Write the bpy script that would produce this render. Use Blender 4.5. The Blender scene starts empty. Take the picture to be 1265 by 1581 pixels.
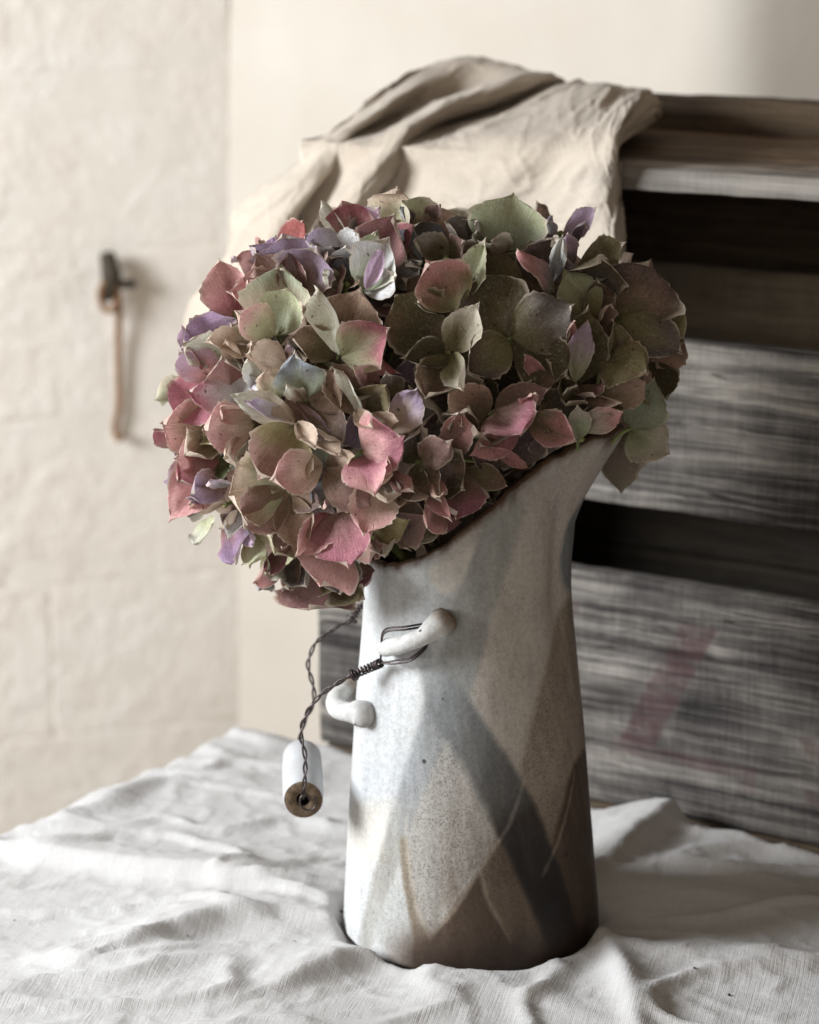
import bpy, math, random
import numpy as np

random.seed(7)
rng = np.random.default_rng(7)
sc = bpy.context.scene
COL = sc.collection

# ------------------------------------------------------------------ camera
PITCH = math.radians(14.0)
CAM = np.array([-.034, -1.331, .571])
FPX = 3952.5                                   # focal length in photo pixels (1265 x 1581)
cam_d = bpy.data.cameras.new('camera')
cam_d.sensor_fit = 'VERTICAL'; cam_d.sensor_height = 36; cam_d.sensor_width = 36
cam_d.lens = 90
cam_d.clip_start = .05; cam_d.clip_end = 50
cam_d.dof.use_dof = True
cam_d.dof.focus_distance = 1.285
cam_d.dof.aperture_fstop = 7.6
cam = bpy.data.objects.new('camera', cam_d); COL.objects.link(cam)
cam.location = CAM; cam.rotation_euler = (math.pi/2 - PITCH, 0, 0)
sc.camera = cam

# ------------------------------------------------------------------ light
w = bpy.data.worlds.new('World'); sc.world = w; w.use_nodes = True
bg = w.node_tree.nodes['Background']
bg.inputs[0].default_value = (1.0, .80, .60, 1); bg.inputs[1].default_value = .15
def area(name, loc, target, sx, sy, power, col):
    d = bpy.data.lights.new(name, 'AREA'); d.shape = 'RECTANGLE'; d.size = sx; d.size_y = sy
    d.energy = power; d.color = col
    o = bpy.data.objects.new(name, d); COL.objects.link(o); o.location = loc
    v = np.array(target, float) - np.array(loc, float)
    import mathutils
    o.rotation_euler = mathutils.Vector(v).to_track_quat('-Z', 'Y').to_euler()
    return o
area('window_light', (-1.46, -.24, .70), (.05, .10, .18), .72, .62, 48.0, (.92, .965, 1.0))
area('front_fill_light', (-.9, -3.0, .95), (0, .1, .2), 2.2, 1.4, 13.0, (1.0, .94, .86))  # added soft fill lamp behind the camera, standing in for room light

sc.view_settings.view_transform = 'Standard'; sc.view_settings.look = 'None'
sc.view_settings.exposure = 0.18; sc.view_settings.gamma = 1
sc.cycles.use_denoising = True
sc.cycles.max_bounces = 8

# ------------------------------------------------------------------ helpers
cP, sP = math.cos(PITCH), math.sin(PITCH)
RV = np.array([1., 0, 0]); FV = np.array([0, cP, -sP]); UV_ = np.array([0, sP, cP])
def ray(px, py): return RV*((px-632.5)/FPX) + FV - UV_*((py-790.5)/FPX)
def at_depth(px, py, D): return CAM + ray(px, py)*D
def at_z(px, py, z=0.): d = ray(px, py); return CAM + d*((z-CAM[2])/d[2])
def at_plane(px, py, P, n):
    d = ray(px, py); return CAM + d*(np.dot(np.asarray(P)-CAM, n)/np.dot(d, n))
def unit(v): v = np.asarray(v, float); return v/max(1e-12, np.linalg.norm(v))
def s2l(c):
    c = np.asarray(c, float)/255.
    return np.where(c <= .04045, c/12.92, ((c+.055)/1.055)**2.4)
def smooth(a, b, x):
    t = np.clip((x-a)/(b-a), 0, 1); return t*t*(3-2*t)

def _hash(ix, iy, iz, seed):
    h = (ix*374761393 + iy*668265263 + iz*2147483647 + seed*1274126177) & 0xffffffff
    h = ((h ^ (h >> 13))*1274126177) & 0xffffffff
    return ((h ^ (h >> 16)) & 0xffff)/65535.
def noise3(p, seed=0):
    p = np.asarray(p, float); i = np.floor(p).astype(np.int64); f = p-i; f = f*f*(3-2*f)
    r = 0
    for dx in (0, 1):
        for dy in (0, 1):
            for dz in (0, 1):
                wgt = (f[..., 0] if dx else 1-f[..., 0])*(f[..., 1] if dy else 1-f[..., 1])*(f[..., 2] if dz else 1-f[..., 2])
                r = r + wgt*_hash(i[..., 0]+dx, i[..., 1]+dy, i[..., 2]+dz, seed)
    return r*2-1
def fbm(p, oct=4, seed=0, gain=.5):
    p = np.asarray(p, float); r = 0; a = 1; s = 0
    for o in range(oct):
        r = r + a*noise3(p*(2**o), seed+o*17); s += a; a *= gain
    return r/s

WORLD_O = {}
def reg(o, origin, parent):
    origin = np.asarray(origin, float); WORLD_O[o.name] = origin
    COL.objects.link(o)
    if parent is not None:
        o.parent = parent; o.location = origin - WORLD_O[parent.name]
    else: o.location = origin
    return o
def thing(name, origin, label, cat, group=None):
    o = bpy.data.objects.new(name, None); o.empty_display_size = .02
    reg(o, origin, None); o['label'] = label; o['category'] = cat
    if group: o['group'] = group
    return o
def tag(o, label, cat=None, group=None, kind=None):
    if label: o['label'] = label
    if cat: o['category'] = cat
    if group: o['group'] = group
    if kind: o['kind'] = kind
    return o
def mk(name, verts, faces, mat, parent=None, origin=None, smooth_=True, col=None, uv=None, attrs=None):
    verts = np.asarray(verts, float)
    if origin is None: origin = WORLD_O[parent.name] if parent is not None else verts.mean(0)
    me = bpy.data.meshes.new(name)
    if isinstance(faces, np.ndarray):
        n = faces.shape[1]
        me.vertices.add(len(verts)); me.vertices.foreach_set('co', (verts-origin).astype(np.float32).ravel())
        me.loops.add(faces.size); me.loops.foreach_set('vertex_index', faces.astype(np.int32).ravel())
        me.polygons.add(len(faces)); me.polygons.foreach_set('loop_start', np.arange(0, faces.size, n, dtype=np.int32))
        me.update(calc_edges=True); me.validate()
    else:
        me.from_pydata([tuple(v) for v in (verts-origin)], [], faces); me.update()
    if smooth_: me.polygons.foreach_set('use_smooth', np.ones(len(me.polygons), bool))
    if col is not None:
        a = me.color_attributes.new('Col', 'FLOAT_COLOR', 'POINT')
        c = np.ones((len(verts), 4), np.float32); c[:, :3] = col; a.data.foreach_set('color', c.ravel())
    if uv is not None:
        L = me.uv_layers.new(name='UVMap'); idx = np.empty(len(me.loops), np.int32); me.loops.foreach_get('vertex_index', idx)
        L.data.foreach_set('uv', np.asarray(uv, np.float32)[idx].ravel())
    for k, v in (attrs or {}).items():
        a = me.attributes.new(k, 'FLOAT', 'POINT'); a.data.foreach_set('value', np.asarray(v, np.float32))
    me.materials.append(mat)
    o = bpy.data.objects.new(name, me)
    return reg(o, origin, parent)
def grid_faces(nu, nv, wrap_u=False, off=0):
    iu = np.arange(nu if wrap_u else nu-1); iv = np.arange(nv-1)
    A, B = np.meshgrid(iu, iv, indexing='ij'); A2 = (A+1) % nu
    return np.stack([A*nv+B, A2*nv+B, A2*nv+B+1, A*nv+B+1], -1).reshape(-1, 4)+off
def rbox(size, n=(2, 2, 2), r=.002):
    """rounded box centred on the origin; returns verts, quads"""
    size = np.asarray(size, float)/2; axes = []
    for k in range(3):
        inner = np.linspace(-size[k]+r, size[k]-r, n[k]+1)
        axes.append(np.concatenate([[-size[k], -size[k]+.4*r], inner, [size[k]-.4*r, size[k]]]))
    V = []; F = []; key = {}
    N = [len(a) for a in axes]
    def vid(i, j, k):
        t = (i, j, k)
        if t not in key: key[t] = len(V); V.append((axes[0][i], axes[1][j], axes[2][k]))
        return key[t]
    for ax in range(3):
        a, b = (ax+1) % 3, (ax+2) % 3
        for side in (0, N[ax]-1):
            for i in range(N[a]-1):
                for j in range(N[b]-1):
                    q = []
                    for (di, dj) in ((0, 0), (1, 0), (1, 1), (0, 1)):
                        t = [0, 0, 0]; t[ax] = side; t[a] = i+di; t[b] = j+dj; q.append(vid(*t))
                    F.append(q if side else q[::-1])
    V = np.array(V); inn = np.clip(V, -size+r, size-r); d = V-inn; l = np.linalg.norm(d, axis=1, keepdims=True)
    V = inn + np.where(l > 1e-9, d/np.maximum(l, 1e-9)*r, 0)
    return V, np.array(F)
def tube(path, rad, n=8, caps=True):
    P = np.asarray(path, float); m = len(P); rad = np.broadcast_to(np.asarray(rad, float), (m,))
    T = np.gradient(P, axis=0); T /= np.linalg.norm(T, axis=1, keepdims=True)+1e-12
    a = unit(np.cross(T[0], [0.3, .2, 1.]) if abs(T[0][2]) < .9 else np.cross(T[0], [1., .1, 0]))
    V = []
    for i in range(m):
        a = unit(a - T[i]*np.dot(a, T[i])); b = np.cross(T[i], a)
        th = np.linspace(0, 2*math.pi, n, endpoint=False)
        V.append(P[i]+rad[i]*(np.cos(th)[:, None]*a+np.sin(th)[:, None]*b))
    V = np.concatenate(V); F = []
    for i in range(m-1):
        for j in range(n):
            F.append((i*n+j, i*n+(j+1) % n, (i+1)*n+(j+1) % n, (i+1)*n+j))
    if caps:
        F.append(tuple(range(n))[::-1]); F.append(tuple((m-1)*n+j for j in range(n)))
    return V, F
def cat(parts):
    V = []; F = []; o = 0
    for v, f in parts:
        V.append(v); F += [tuple(int(i)+o for i in q) for q in f]; o += len(v)
    return np.concatenate(V), F
def catmull(P, m):
    P = np.asarray(P, float); n = len(P); t = np.linspace(0, n-1, m); i = np.minimum(t.astype(int), n-2); f = (t-i)
    f = f.reshape((-1,)+(1,)*(P.ndim-1))
    g = lambda k: P[np.clip(i+k, 0, n-1)]
    p0, p1, p2, p3 = g(-1), g(0), g(1), g(2)
    return .5*((2*p1)+(-p0+p2)*f+(2*p0-5*p1+4*p2-p3)*f**2+(-p0+3*p1-3*p2+p3)*f**3)

# ------------------------------------------------------------------ materials
class NT:
    def __init__(s, name):
        s.m = bpy.data.materials.new(name); s.m.use_nodes = True; s.t = s.m.node_tree
        s.b = s.t.nodes['Principled BSDF']; s.out = s.t.nodes['Material Output']
    def n(s, typ, **kw):
        o = s.t.nodes.new(typ)
        for k, v in kw.items():
            if k.startswith('i_'): 
                key = k[2:]; o.inputs[int(key) if key.isdigit() else key.replace('_', ' ')].default_value = v
            else: setattr(o, k, v)
        return o
    def l(s, a, b): s.t.links.new(a, b)
    def coord(s, kind='Object'): return s.n('ShaderNodeTexCoord').outputs[kind]
    def mapping(s, src, scale=(1, 1, 1), rot=(0, 0, 0), loc=None):
        m = s.n('ShaderNodeMapping'); m.inputs['Scale'].default_value = scale; m.inputs['Rotation'].default_value = rot
        if loc is not None: s.l(loc, m.inputs['Location'])
        s.l(src, m.inputs['Vector']); return m.outputs[0]
    def noise(s, src, scale, detail=4, rough=.55, dist=0.):
        o = s.n('ShaderNodeTexNoise'); o.inputs['Scale'].default_value = scale; o.inputs['Detail'].default_value = detail
        o.inputs['Roughness'].default_value = rough; o.inputs['Distortion'].default_value = dist
        s.l(src, o.inputs['Vector']); return o.outputs['Fac']
    def ramp(s, src, stops):
        o = s.n('ShaderNodeValToRGB'); e = o.color_ramp.elements
        while len(e) < len(stops): e.new(.5)
        for k, (p, c) in enumerate(stops):
            e[k].position = p; e[k].color = (*c, 1) if not np.isscalar(c) else (c, c, c, 1)
        s.l(src, o.inputs[0]); return o.outputs[0]
    def mix(s, fac, a, b, mode='MIX'):
        o = s.n('ShaderNodeMix', data_type='RGBA', blend_type=mode)
        for sock, v in ((o.inputs[0], fac), (o.inputs[6], a), (o.inputs[7], b)):
            if hasattr(v, 'is_linked'): s.l(v, sock)
            elif np.isscalar(v): sock.default_value = v
            else: sock.default_value = (*v, 1)
        return o.outputs[2]
    def math(s, op, a, b=0., clamp=False):
        o = s.n('ShaderNodeMath', operation=op); o.use_clamp = clamp
        for sock, v in ((o.inputs[0], a), (o.inputs[1], b)):
            if hasattr(v, 'is_linked'): s.l(v, sock)
            else: sock.default_value = v
        return o.outputs[0]
    def attr(s, name, out='Fac'): return s.n('ShaderNodeAttribute', attribute_name=name).outputs[out]
    def bump(s, h, strength=.3, dist=.001, prev=None):
        o = s.n('ShaderNodeBump'); o.inputs['Strength'].default_value = strength; o.inputs['Distance'].default_value = dist
        s.l(h, o.inputs['Height'])
        if prev is not None: s.l(prev, o.inputs['Normal'])
        return o.outputs[0]
    def fin(s, col=None, rough=.6, normal=None, spec=.3, metal=0.):
        if col is not None:
            if hasattr(col, 'is_linked'): s.l(col, s.b.inputs['Base Color'])
            else: s.b.inputs['Base Color'].default_value = (*col, 1)
        if hasattr(rough, 'is_linked'): s.l(rough, s.b.inputs['Roughness'])
        else: s.b.inputs['Roughness'].default_value = rough
        s.b.inputs['Specular IOR Level'].default_value = spec; s.b.inputs['Metallic'].default_value = metal
        if normal is not None: s.l(normal, s.b.inputs['Normal'])
        return s.m
L = lambda *c: tuple(s2l(c))

def mat_plaster():
    t = NT('cream_plaster'); c = t.coord()
    n1 = t.noise(c, 5, 5, .6); n2 = t.noise(c, 60, 4, .6)
    col = t.ramp(n1, [(.3, L(200, 191, 179)), (.55, L(207, 199, 188)), (.8, L(213, 207, 198))])
    return t.fin(col, .85, t.bump(n2, .25, .001), .15)
def mat_stone():
    t = NT('pale_limestone'); c = t.coord()
    n1 = t.noise(c, 9, 6, .6); n2 = t.noise(c, 70, 5, .65); n3 = t.noise(c, 120, 4, .6)
    col = t.ramp(n1, [(.25, L(228, 219, 208)), (.5, L(235, 227, 217)), (.75, L(240, 234, 226))])
    return t.fin(col, .9, t.bump(n3, .6, .003, t.bump(n2, .4, .002)), .15)
def mat_mortar():
    t = NT('lime_mortar'); c = t.coord(); n = t.noise(c, 40, 5)
    return t.fin(t.ramp(n, [(.3, L(228, 221, 210)), (.7, L(235, 229, 219))]), .95, t.bump(n, .5, .003), .1)
def mat_floor():
    t = NT('stone_floor'); n = t.noise(t.coord(), 12, 5)
    return t.fin(t.ramp(n, [(.3, L(150, 138, 122)), (.7, L(178, 168, 152))]), .8, None, .2)
def mat_linen(name, ca, cb, cc, wscale=1950., wb=.22):
    t = NT(name); c = t.coord('UV')
    n1 = t.noise(c, 7, 4); n2 = t.noise(c, 60, 4, .6)
    wx = t.n('ShaderNodeTexWave', wave_type='BANDS', bands_direction='X'); wx.inputs['Scale'].default_value = wscale/6.28
    wy = t.n('ShaderNodeTexWave', wave_type='BANDS', bands_direction='Y'); wy.inputs['Scale'].default_value = wscale/6.28
    rot = t.mapping(c, (1, 1, 1), (0, 0, .35))
    for q in (wx, wy):
        q.inputs['Distortion'].default_value = 1.2; q.inputs['Detail'].default_value = 2; q.inputs['Detail Scale'].default_value = .6; t.l(rot, q.inputs['Vector'])
    wv = t.math('MAXIMUM', wx.outputs['Fac'], wy.outputs['Fac'])
    sl1 = t.noise(t.mapping(rot, (30, 900, 1)), 1, 2); sl2 = t.noise(t.mapping(rot, (900, 30, 1)), 1, 2)
    slub = t.math('ADD', sl1, sl2)
    col = t.ramp(n1, [(.3, ca), (.55, cb), (.8, cc)])
    col = t.mix(t.ramp(slub, [(.75, 0.), (1.25, .16)]), col, L(150, 138, 120))
    b = t.bump(n2, .5, .0025); b = t.bump(slub, .42, .0007, b); b = t.bump(wv, wb, .0004, b)
    m = t.fin(col, .92, b, .1)
    t.b.inputs['Sheen Weight'].default_value = .15; t.b.inputs['Sheen Roughness'].default_value = .6
    return m
def mat_wood(name, stops, warm=None):
    t = NT(name); uv = t.coord('UV')
    r = t.n('ShaderNodeObjectInfo').outputs['Random']
    off = t.n('ShaderNodeCombineXYZ'); t.l(t.math('MULTIPLY', r, 37.), off.inputs[0]); t.l(t.math('MULTIPLY', r, 11.), off.inputs[1])
    g1 = t.noise(t.mapping(uv, (1.6, 62, 1), loc=off.outputs[0]), 1, 6, .68, .8)
    g2 = t.noise(t.mapping(uv, (5, 190, 1), loc=off.outputs[0]), 1, 6, .7, 1.0)
    saw = t.noise(t.mapping(uv, (420, 30, 1), loc=off.outputs[0]), 1, 3, .65, .3)
    bl = t.noise(t.mapping(uv, (9, 14, 1), loc=off.outputs[0]), 1, 4, .6, .5)
    h = t.math('ADD', t.math('MULTIPLY', g1, .56), t.math('ADD', t.math('MULTIPLY', g2, .30), t.math('MULTIPLY', saw, .09)))
    h = t.math('ADD', t.math('MULTIPLY', h, .75), t.math('MULTIPLY', bl, .28))
    col = t.ramp(h, stops)
    sp = t.noise(t.mapping(uv, (60, 90, 1), loc=off.outputs[0]), 1, 5, .75)
    col = t.mix(t.ramp(sp, [(.60, 0.), (.70, .55)]), col, L(40, 36, 33))
    st = t.noise(t.mapping(uv, (7, 40, 1), loc=off.outputs[0]), 1.7, 3, .6, .8)
    col = t.mix(t.ramp(st, [(.56, 0.), (.68, .5)]), col, L(66, 62, 60))
    for sc_k, lo, amt in (((2.2, 34, 1), .010, .85), ((3.5, 75, 1), .014, .6), ((210, 5, 1), .014, .18)):
        cn = t.noise(t.mapping(uv, sc_k, loc=off.outputs[0]), 1, 4, .6, .5)
        d = t.math('ABSOLUTE', t.math('SUBTRACT', cn, .5))
        gate = t.ramp(t.noise(t.mapping(uv, (6, 20, 1), loc=off.outputs[0]), 1.3, 2), [(.45, 0.), (.6, 1.)])
        col = t.mix(t.math('MULTIPLY', t.math('MULTIPLY', t.ramp(d, [(lo*.3, 1.), (lo, 0.)]), gate), amt), col, L(34, 31, 30))
    kv = t.n('ShaderNodeTexVoronoi', feature='F1'); kv.inputs['Scale'].default_value = 1.; t.l(t.mapping(uv, (6.5, 15, 1), loc=off.outputs[0]), kv.inputs['Vector'])
    ks = t.n('ShaderNodeSeparateColor'); t.l(kv.outputs['Color'], ks.inputs[0])
    kn = t.math('MULTIPLY', t.ramp(kv.outputs['Distance'], [(.06, 1.), (.17, 0.)]), t.math('GREATER_THAN', ks.outputs[0], .72))
    col = t.mix(t.math('MULTIPLY', kn, .75), col, L(58, 47, 40))
    gy = t.attr('Grey')
    col = t.mix(gy, col, t.ramp(h, [(.36, L(80, 76, 72)), (.46, L(122, 117, 111)), (.56, L(154, 148, 141)), (.70, L(192, 186, 178))]))
    pr = t.attr('Print')
    wear = t.ramp(t.noise(t.mapping(uv, (40, 120, 1)), 1, 5, .7), [(.38, .25), (.54, 1.)])
    col = t.mix(t.math('MULTIPLY', t.math('MULTIPLY', pr, wear), .58), col, L(70, 40, 44))
    b = t.bump(h, .55, .003); b = t.bump(g2, .35, .001, b)
    return t.fin(col, .85, b, .2)
def mat_glaze():
    t = NT('stoneware_glaze'); c = t.coord()
    col = t.attr('Col', 'Color'); crk = t.attr('Crk'); rim = t.attr('Rim')
    wn = t.n('ShaderNodeTexNoise'); wn.inputs['Scale'].default_value = 260; t.l(c, wn.inputs['Vector'])
    wc = t.mix(.004, c, wn.outputs['Color'], 'ADD')
    v = t.n('ShaderNodeTexVoronoi', feature='F1'); v.inputs['Scale'].default_value = 780; v.inputs['Randomness'].default_value = .9; t.l(wc, v.inputs['Vector'])
    dots = t.ramp(v.outputs['Distance'], [(.18, 1.), (.55, 0.)])
    n1 = t.noise(c, 55, 5, .65); n2 = t.noise(c, 340, 3, .6); n3 = t.noise(c, 14, 4, .6)
    dk = t.math('MULTIPLY', t.math('MULTIPLY', dots, crk), t.ramp(n1, [(.3, .35), (.7, 1.)]))
    col = t.mix(dk, col, t.mix(.72, col, L(52, 42, 34)))
    col = t.mix(t.ramp(n2, [(.4, .0), (.8, .4)]), col, t.mix(1., col, L(176, 166, 154), 'MULTIPLY'))
    col = t.mix(t.ramp(n3, [(.4, 0.), (.75, .4)]), col, t.mix(1., col, L(206, 208, 214), 'MULTIPLY'))
    br = t.mapping(c, (90, 90, 9)); nb = t.noise(br, 1, 4, .6)
    col = t.mix(t.ramp(nb, [(.46, 0.), (.78, .4)]), col, t.mix(1., col, L(176, 180, 184), 'MULTIPLY'))
    # pinholes of iron
    vp = t.n('ShaderNodeTexVoronoi', feature='F1'); vp.inputs['Scale'].default_value = 78; t.l(c, vp.inputs['Vector'])
    sel = t.n('ShaderNodeSeparateColor'); t.l(vp.outputs['Color'], sel.inputs[0])
    rad = t.math('MULTIPLY', t.math('SUBTRACT', sel.outputs[0], .55), .28)
    ph = t.math('LESS_THAN', vp.outputs['Distance'], rad)
    col = t.mix(t.math('MULTIPLY', ph, .85), col, L(46, 36, 30))
    nr = t.noise(c, 160, 4, .7)
    rm = t.math('MULTIPLY', rim, t.ramp(nr, [(.25, .45), (.55, 1.)]), True)
    col = t.mix(rm, col, t.ramp(nr, [(.3, L(54, 38, 28)), (.7, L(106, 80, 60))]))
    b = t.bump(n1, .16, .002); b = t.bump(n2, .30, .0006, b); b = t.bump(v.outputs['Distance'], .10, .0004, b)
    return t.fin(col, t.ramp(n1, [(.3, .42), (.7, .62)]), b, .26)
def mat_simple(name, a, b_, sc_=60, rough=.6, spec=.3, metal=0., bs=.3, bd=.0008):
    t = NT(name); c = t.coord(); n = t.noise(c, sc_, 5, .65)
    return t.fin(t.ramp(n, [(.3, a), (.7, b_)]), rough, t.bump(n, bs, bd), spec, metal)
def mat_petal():
    t = NT('hydrangea_petal'); uv = t.coord('UV'); c = t.coord('Object')
    col = t.attr('Col', 'Color')
    rnd = t.n('ShaderNodeObjectInfo').outputs['Random']
    off = t.n('ShaderNodeCombineXYZ'); t.l(t.math('MULTIPLY', rnd, 51.), off.inputs[0]); t.l(t.math('MULTIPLY', rnd, 23.), off.inputs[1])
    sx = t.n('ShaderNodeSeparateXYZ'); t.l(uv, sx.inputs[0])
    # veins: streaks fanning out from the claw
    an = t.math('DIVIDE', sx.outputs[1], t.math('ADD', sx.outputs[0], .35))
    cv = t.n('ShaderNodeCombineXYZ'); t.l(t.math('MULTIPLY', an, 22.), cv.inputs[0]); t.l(t.math('MULTIPLY', sx.outputs[0], 2.2), cv.inputs[1])
    va = t.n('ShaderNodeVectorMath', operation='ADD'); t.l(cv.outputs[0], va.inputs[0]); t.l(off.outputs[0], va.inputs[1])
    vn = t.noise(va.outputs[0], 1, 3, .6, .3)
    vein = t.ramp(vn, [(.40, 0.), (.50, 1.), (.60, 0.)])
    mp = t.mapping(c, (1, 1, 1), loc=off.outputs[0])
    n1 = t.noise(mp, 160, 4, .6); n2 = t.noise(mp, 700, 4, .7); n3 = t.noise(mp, 60, 3, .6)
    col = t.mix(t.math('MULTIPLY', vein, .38), col, t.mix(.5, col, L(96, 56, 58), 'MULTIPLY'))
    col = t.mix(t.ramp(n1, [(.35, 0.), (.7, .30)]), col, t.mix(1., col, L(206, 196, 184), 'MULTIPLY'))
    col = t.mix(t.ramp(n2, [(.52, 0.), (.72, .40)]), col, t.mix(1., col, L(168, 154, 142), 'MULTIPLY'))
    col = t.mix(t.ramp(n2, [(.30, .22), (.45, 0.)]), col, L(232, 222, 206))
    sp = t.ramp(t.noise(mp, 320, 2, .5), [(.70, 0.), (.745, .75)])
    col = t.mix(sp, col, L(74, 44, 36))
    ed = t.math('MULTIPLY', t.attr('Edge'), t.ramp(n3, [(.42, 0.), (.66, .8)]))
    col = t.mix(ed, col, L(150, 116, 84))
    col = t.mix(t.math('MULTIPLY', t.attr('Marg'), .75), col, L(222, 208, 190))
    # paler underside
    bf = t.n('ShaderNodeNewGeometry').outputs['Backfacing']
    col = t.mix(t.math('MULTIPLY', bf, .35), col, L(200, 188, 172))
    b = t.bump(vein, .5, .0006); b = t.bump(n1, .18, .0006, b); b = t.bump(n2, .18, .0003, b)
    t.fin(col, .68, b, .22)
    tr = t.n('ShaderNodeBsdfTranslucent'); t.l(col, tr.inputs[0]); t.l(b, tr.inputs['Normal'])
    ms = t.n('ShaderNodeMixShader'); ms.inputs[0].default_value = .28
    t.l(t.b.outputs[0], ms.inputs[1]); t.l(tr.outputs[0], ms.inputs[2]); t.l(ms.outputs[0], t.out.inputs[0])
    return t.m

M = dict(
    plaster=mat_plaster(), stone=mat_stone(), mortar=mat_mortar(), floor=mat_floor(),
    linen=mat_linen('white_linen', L(184, 182, 181), L(195, 194, 194), L(205, 204, 205)),
    drape=mat_linen('flax_linen', L(176, 163, 148), L(188, 176, 162), L(199, 189, 177), 1800., .22),
    wood=mat_wood('weathered_grey_wood', [(.42, L(40, 37, 36)), (.475, L(82, 78, 75)), (.53, L(122, 116, 110)), (.62, L(176, 169, 160))]),
    woodin=mat_wood('shaded_inner_wood', [(.33, L(26, 23, 20)), (.47, L(46, 40, 34)), (.58, L(66, 58, 48)), (.72, L(88, 78, 65))]),  # inner wood darkened: shade inside the crate put into the colour
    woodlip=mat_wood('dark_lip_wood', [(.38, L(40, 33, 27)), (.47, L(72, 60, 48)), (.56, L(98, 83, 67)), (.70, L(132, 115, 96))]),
    woodlit=mat_wood('lit_inner_wood', [(.36, L(104, 94, 80)), (.47, L(152, 138, 120)), (.56, L(184, 169, 148)), (.70, L(206, 192, 172))]),  # same inner wood made lighter, as if light fell through the upper opening
    woodtop=mat_wood('worn_top_wood', [(.36, L(52, 41, 32)), (.46, L(92, 74, 57)), (.56, L(124, 104, 83)), (.70, L(206, 194, 176))]),
    glaze=mat_glaze(), petal=mat_petal(),
    clay=mat_simple('bare_clay_lug', L(224, 220, 212), L(150, 132, 112), 130, .55, .35, 0, .5, .0012),
    wire=mat_simple('annealed_wire', L(50, 43, 43), L(96, 86, 84), 300, .42, .5, .75),
    gripw=mat_simple('white_grip_glaze', L(190, 192, 196), L(172, 172, 172), 40, .42, .4, 0, .15, .0005),
    gripe=mat_simple('brown_bare_end', L(84, 70, 58), L(126, 108, 88), 420, .9, .15, 0, .8, .0008),
    hole=mat_simple('dark_hole', L(30, 25, 22), L(44, 38, 34), 90, .9, .1),
    iron=mat_simple('old_iron', L(44, 38, 30), L(78, 68, 54), 120, .6, .4, .3),
    rust=mat_simple('rusty_rod', L(112, 80, 54), L(156, 118, 84), 160, .75, .3, .1),
    stem=mat_simple('green_stem', L(98, 106, 62), L(140, 146, 92), 90, .65, .25),
    crumb=mat_simple('dark_crumb', L(46, 40, 38), L(70, 60, 54), 400, .9, .1),
    twood=mat_simple('table_wood', L(96, 74, 54), L(134, 108, 82), 30, .7, .25),
    ledge=mat_simple('dark_ledge', L(62, 52, 42), L(92, 78, 64), 40, .85, .2),  # dark tone stands in for the shaded gap below the crate
    nail=mat_simple('rusty_nail', L(52, 40, 34), L(84, 64, 52), 200, .8, .3, .4),
)

# ------------------------------------------------------------------ the setting
Z3 = np.array([0, 0, 1.])
K = np.array([-.2032, 1.1239, 0.])                 # foot of the room corner (plan)
WL = np.array([.954, .30, 0.]); NL = np.array([.30, -.954, 0.])      # left wall direction / normal
WB = np.array([.819, -.574, 0.]); NB = np.array([-.574, -.819, 0.])    # back wall direction / normal
FLOOR = -.76

# plaster back wall with a rounded return towards the right, shaped to put soft shade there
def back_wall():
    s = np.linspace(-.02, 2.0, 240); P = []; D = WB.copy(); p = K + WB*s[0]
    turn0, turn1, ang = .485, .575, math.radians(-46)
    prev = s[0]
    for si in s:
        a = -ang*float(smooth(turn0, turn1, np.array(si)))
        d = np.array([WB[0]*math.cos(a)-WB[1]*math.sin(a), WB[0]*math.sin(a)+WB[1]*math.cos(a), 0])
        p = p + d*(si-prev); prev = si
        P.append((p.copy(), np.array([d[1], -d[0], 0.])))
    z = np.linspace(FLOOR, 1.7, 200)
    base = np.array([q[0] for q in P]); nor = np.array([q[1] for q in P])
    V = base[:, None, :]+z[None, :, None]*Z3
    S, ZZ = np.meshgrid(s, z, indexing='ij')
    h = .004*fbm(np.stack([S*4, ZZ*4, S*0], -1), 4, 3)
    for zj in (.40, .08, -.24):                    # faint block joints under the paint
        h -= .0022*np.exp(-((ZZ-zj-.006*np.sin(S*9))/.006)**2)*(.5+.5*noise3(np.stack([S*9, ZZ*0, S*0+zj], -1), 5))
    V = V + nor[:, None, :]*h[..., None]
    o = mk('plaster_wall', V.reshape(-1, 3), grid_faces(len(s), len(z)), M['plaster'])
    tag(o, 'smooth cream plaster wall behind the crate', 'wall', kind='structure')
back_wall()

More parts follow.
